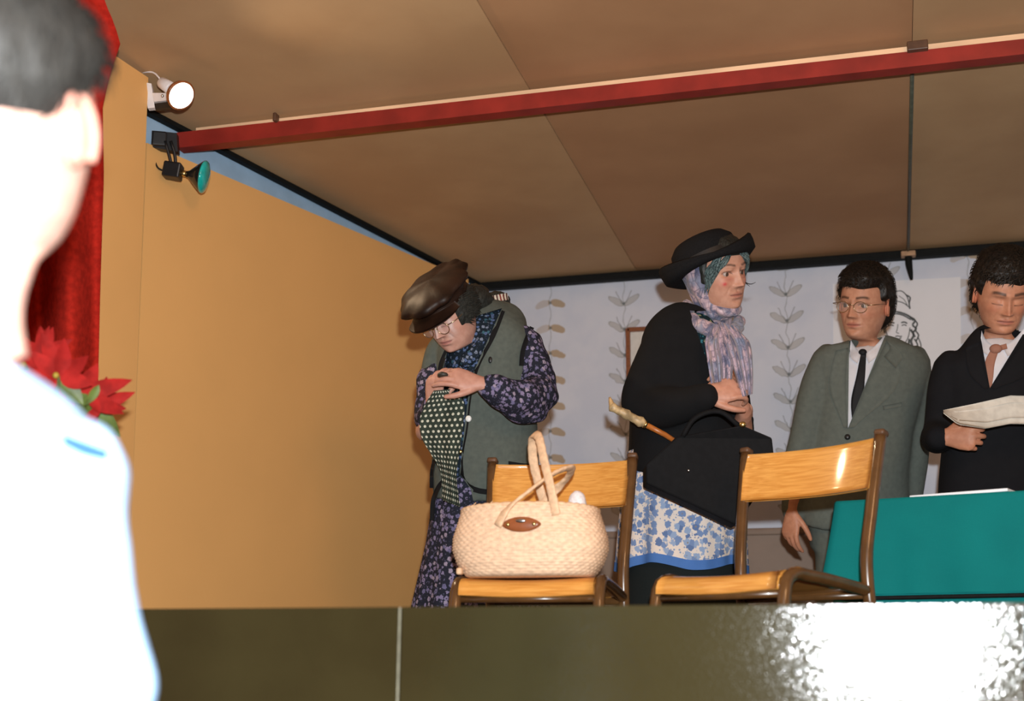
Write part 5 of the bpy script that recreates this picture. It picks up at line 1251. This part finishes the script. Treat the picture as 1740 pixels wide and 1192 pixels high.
    # collar of the dress
    col = [tube([P(862, 528, d+.10), P(848, 542, d-.01), P(824, 572, d-.08), P(800, 606, d-.11), P(784, 622, d-.12)], [.022, .022, .022, .022, .016], 14, res=24)]
    V, F = remesh(col, .006, 4); V = crumple(V, F, .006, 40); mk('collar', V, F, M['blue_print'], t)
    # hair and bun
    def tf(p):
        x, y, z = p
        v = min(.045-y, (z+.035)*.7, .014) if z < .055 else -.012
        return max(-.012, v)
    V, F, info = shell(H, tf, 3, .004, 45); V2, F2 = tufts(H, info, 700, .045, lambda p: (p[0]*2, -.9, -.4), .002, 5); mk('hair', *merge((V, F), (V2, F2)), M['dark_hair'], t)
    V, F = sphere(P(808, 512, d-.02), (.052, .060, .050), 28, 18); V = crumple(V, F, .006, 60, (1, 1, 3)); mk('hair', V, F, M['dark_hair'], t)
    bn = P(842, 514, d+.13); V, F = sphere(bn, (.048, .04, .034), 28, 18); V = crumple(V, F, .006, 60, (1, 1, 3)); mk('hair_bun', V, F, M['dark_hair'], t)
    def bandmat():
        m, tt, b = newmat('striped_band'); sep = N(tt, 'ShaderNodeSeparateXYZ', {0: coord(tt, 'UV')}); u = X(tt, sep.outputs[0]); nz = N(tt, 'ShaderNodeTexNoise', {'Vector': coord(tt), 'Scale': 60.0})
        st = ((u+X(tt, nz.outputs[0])*.006)*90.0).mod(1.0).gt(.55); big = (u*28.0).mod(1.0).gt(.55)
        c = mixc(tt, st, S(196, 184, 168), S(70, 34, 30)); c = mixc(tt, big*st, c, S(120, 40, 34)); tt.links.new(c, b.inputs['Base Color']); b.inputs['Roughness'].default_value = .8; return m
    pmesh('hair_band', patch([(820, 508), (840, 502), (862, 498)], [(822, 518), (842, 513), (864, 510)], 16, 4, bvh(V, F), .008, .004, d+.1), bandmat(), t)
    glasses(H, t, M['gilt'], .021, .019, zc=-.006, yc=.097)
    # cap: soft crown, band, visor
    hz = nrm(H['A'] @ np.array([0, .10, 1])); cx_ = H['A'][:, 0]; cy_ = np.cross(hz, cx_); B = np.stack([cx_, cy_, hz], 1)
    hc = H['W']((0, -.005, .048))
    rg = []
    for (rr_, h, sh) in ((.088, -.010, 0), (.089, .012, .0), (.090, .030, .0), (.114, .034, .006), (.122, .044, .008), (.114, .056, .008), (.085, .066, .006), (.04, .072, .004), (.004, .073, .0)):
        th = np.linspace(0, 2*math.pi, 60, endpoint=False); wv = (.004*np.sin(th*8)+.003*np.sin(th*13+1)) if rr_ > .1 else 0
        rg.append(hc+np.stack([(rr_+wv)*np.cos(th)*.92, (rr_+wv)*np.sin(th)*1.08+sh, h+.010*np.sin(th)*(rr_ > .1)*-1], 1) @ B.T)
    V, F = loft(rg); V = crumple(V, F, .007, 22); mk('cap', V, F, M['satin_brown'], t)
    def visor(u, v):
        a = math.radians(25+130*v); r0, r1 = .088, .090+.047*math.sin(math.pi*min(max(v, .02), .98))**.6; rr_ = r0+(r1-r0)*u
        return hc+np.array([rr_*math.cos(a)*.92, rr_*math.sin(a)*1.08, .005-.018*u-.010*math.sin(math.pi*v)*u*0]) @ B.T
    mk('cap_visor', *plate(visor, 10, 30, .004), M['satin_brown'], t)
    # what she holds
    V, F = sphere(P(752, 637, d-.27), (.016, .010, .009), 16, 10); V = crumple(V, F, .003, 90)
    tag(rebase(mk('small_purse', V, F, plain('dark_purse', (.03, .028, .022), .5))), 'small dark object pinched in the stooping woman\'s fingers', 'purse')
    return t
woman_cap()

# ================================================================== SPECTATOR IN THE FOREGROUND
M['blue_shirt'] = cloth('light_blue_shirt', S(176, 208, 240), S(150, 188, 232), 300, .8, mott=8)
M['brown_hair'] = hairmat('brown_hair', (.010, .009, .008), (.030, .028, .025), .6)
def spectator():
    d = 1.25; q = P(-110, 800, d); fp = np.array([q[0], q[1], HALL]); sk = (.66, .40, .32)
    t = thing('person', 'blurred spectator in a pale blue shirt seen from behind at far left', 'person', fp)
    H = make_head(P(0, 212, d), camvec(.12, .02, -.95), camvec(.06, 1, 0), 1.08, neck_to=P(-72, 600, d+.01), skin=sk)
    core = [rings_px([(-90, 560, d, 90, .055), (-110, 650, d, 190, .09), (-110, 760, d, 240, .11), (-110, 1000, d, 250, .11), (-110, 1250, d, 260, .12)], 2.3)]
    sh = [P(125, 800, d), P(135, 960, d), P(160, 1150, d)]; sh.append(sh[-1]-[0, 0, .12])
    core.append(tube(sh, [.036, .034, .032, .03], 14, round_ends=True, res=12))
    hand = make_hand(sh[-1], (0, 0, -1), -RIGHT, 1, (.3, .4, .3), 1.0, forearm=sh[-2])
    hips = P(-110, 1300, d); hips[2] = -.10
    feet = [fp-RIGHT*.10, fp+RIGHT*.10]
    for g_ in feet: core.append(tube([np.array([g_[0], g_[1], -.08]), (g_+np.array([g_[0], g_[1], -.08]))/2, g_+[0, 0, .06]], [.085, .06, .045], 16, round_ends=True, res=8))
    body_mesh('body', t, H, core, [hand], sk)
    arm = tube([P(120, 800, d), P(122, 880, d), P(140, 1000, d), P(165, 1140, d), P(170, 1180, d)], [.056, .048, .048, .055, .055], 20, round_ends=True, res=16)
    lo = P(-110, 1200, d); lo2 = lo.copy(); lo2[2] = -.14
    tor = tube([P(-100, 600, d), P(-104, 640, d), P(-108, 700, d), P(-110, 770, d), P(-110, 880, d), P(-110, 1020, d), lo, lo2], np.array([105, 170, 238, 282, 284, 300, 320, 330])*d/FPX, 44, rd=[.06, .085, .10, .12, .125, .125, .13, .13], ref=FWD, res=40, pw=2.4)
    V, F = remesh([tor, arm], .009, 6); V = crumple(V, F, .010, 11, (1, 1, .7), 3.3); mk('shirt', V, F, M['blue_shirt'], t)
    ts = bvh(V, F)
    M['fold_shade'] = cloth('blue_fold_shade', (.035, .105, .19), None, 300, .85)  # shadows of the shirt folds on the shoulder, put in as blue patches
    pmesh('fold_shadow', patch([(104, 736), (140, 748), (186, 766)], [(106, 756), (140, 774), (182, 784)], 10, 4, ts, .003, .003, d-.1), M['fold_shade'], t)
    pmesh('fold_shadow', patch([(18, 690), (40, 696), (62, 712)], [(20, 698), (40, 706), (60, 720)], 10, 4, ts, .003, .003, d-.1), cloth('faint_fold_shade', (.05, .11, .16), None, 300, .85), t)
    tr = [tube([np.array([g_[0], g_[1], -.06]), g_+[0, 0, .45], g_+[0, 0, .03]], [.115, .09, .08], 20, res=12) for g_ in feet]
    V, F = remesh(tr, .014, 4); mk('trousers', V, F, cloth('navy_trousers', (.03, .035, .06)), t)
    for g_ in feet: shoe(g_, FWD, M['shoe_black'], t)
    def tf(p):
        x, y, z = p
        v = .020 if z > .03 else .020+(z-.03)*.7
        if abs(x) > .060 and -.035 < y < .06: v = min(v, (z-.028)*.7)
        if y > .02: v = min(v, z-.045)
        return max(-.012, v)
    V, F, info = shell(H, tf, 3, .004, 45); V2, F2 = tufts(H, info, 900, .03, lambda p: (p[0]*2, -.4, -.9), .0022, 5)
    mk('hair', *merge((V, F), (V2, F2)), M['brown_hair'], t)
spectator()
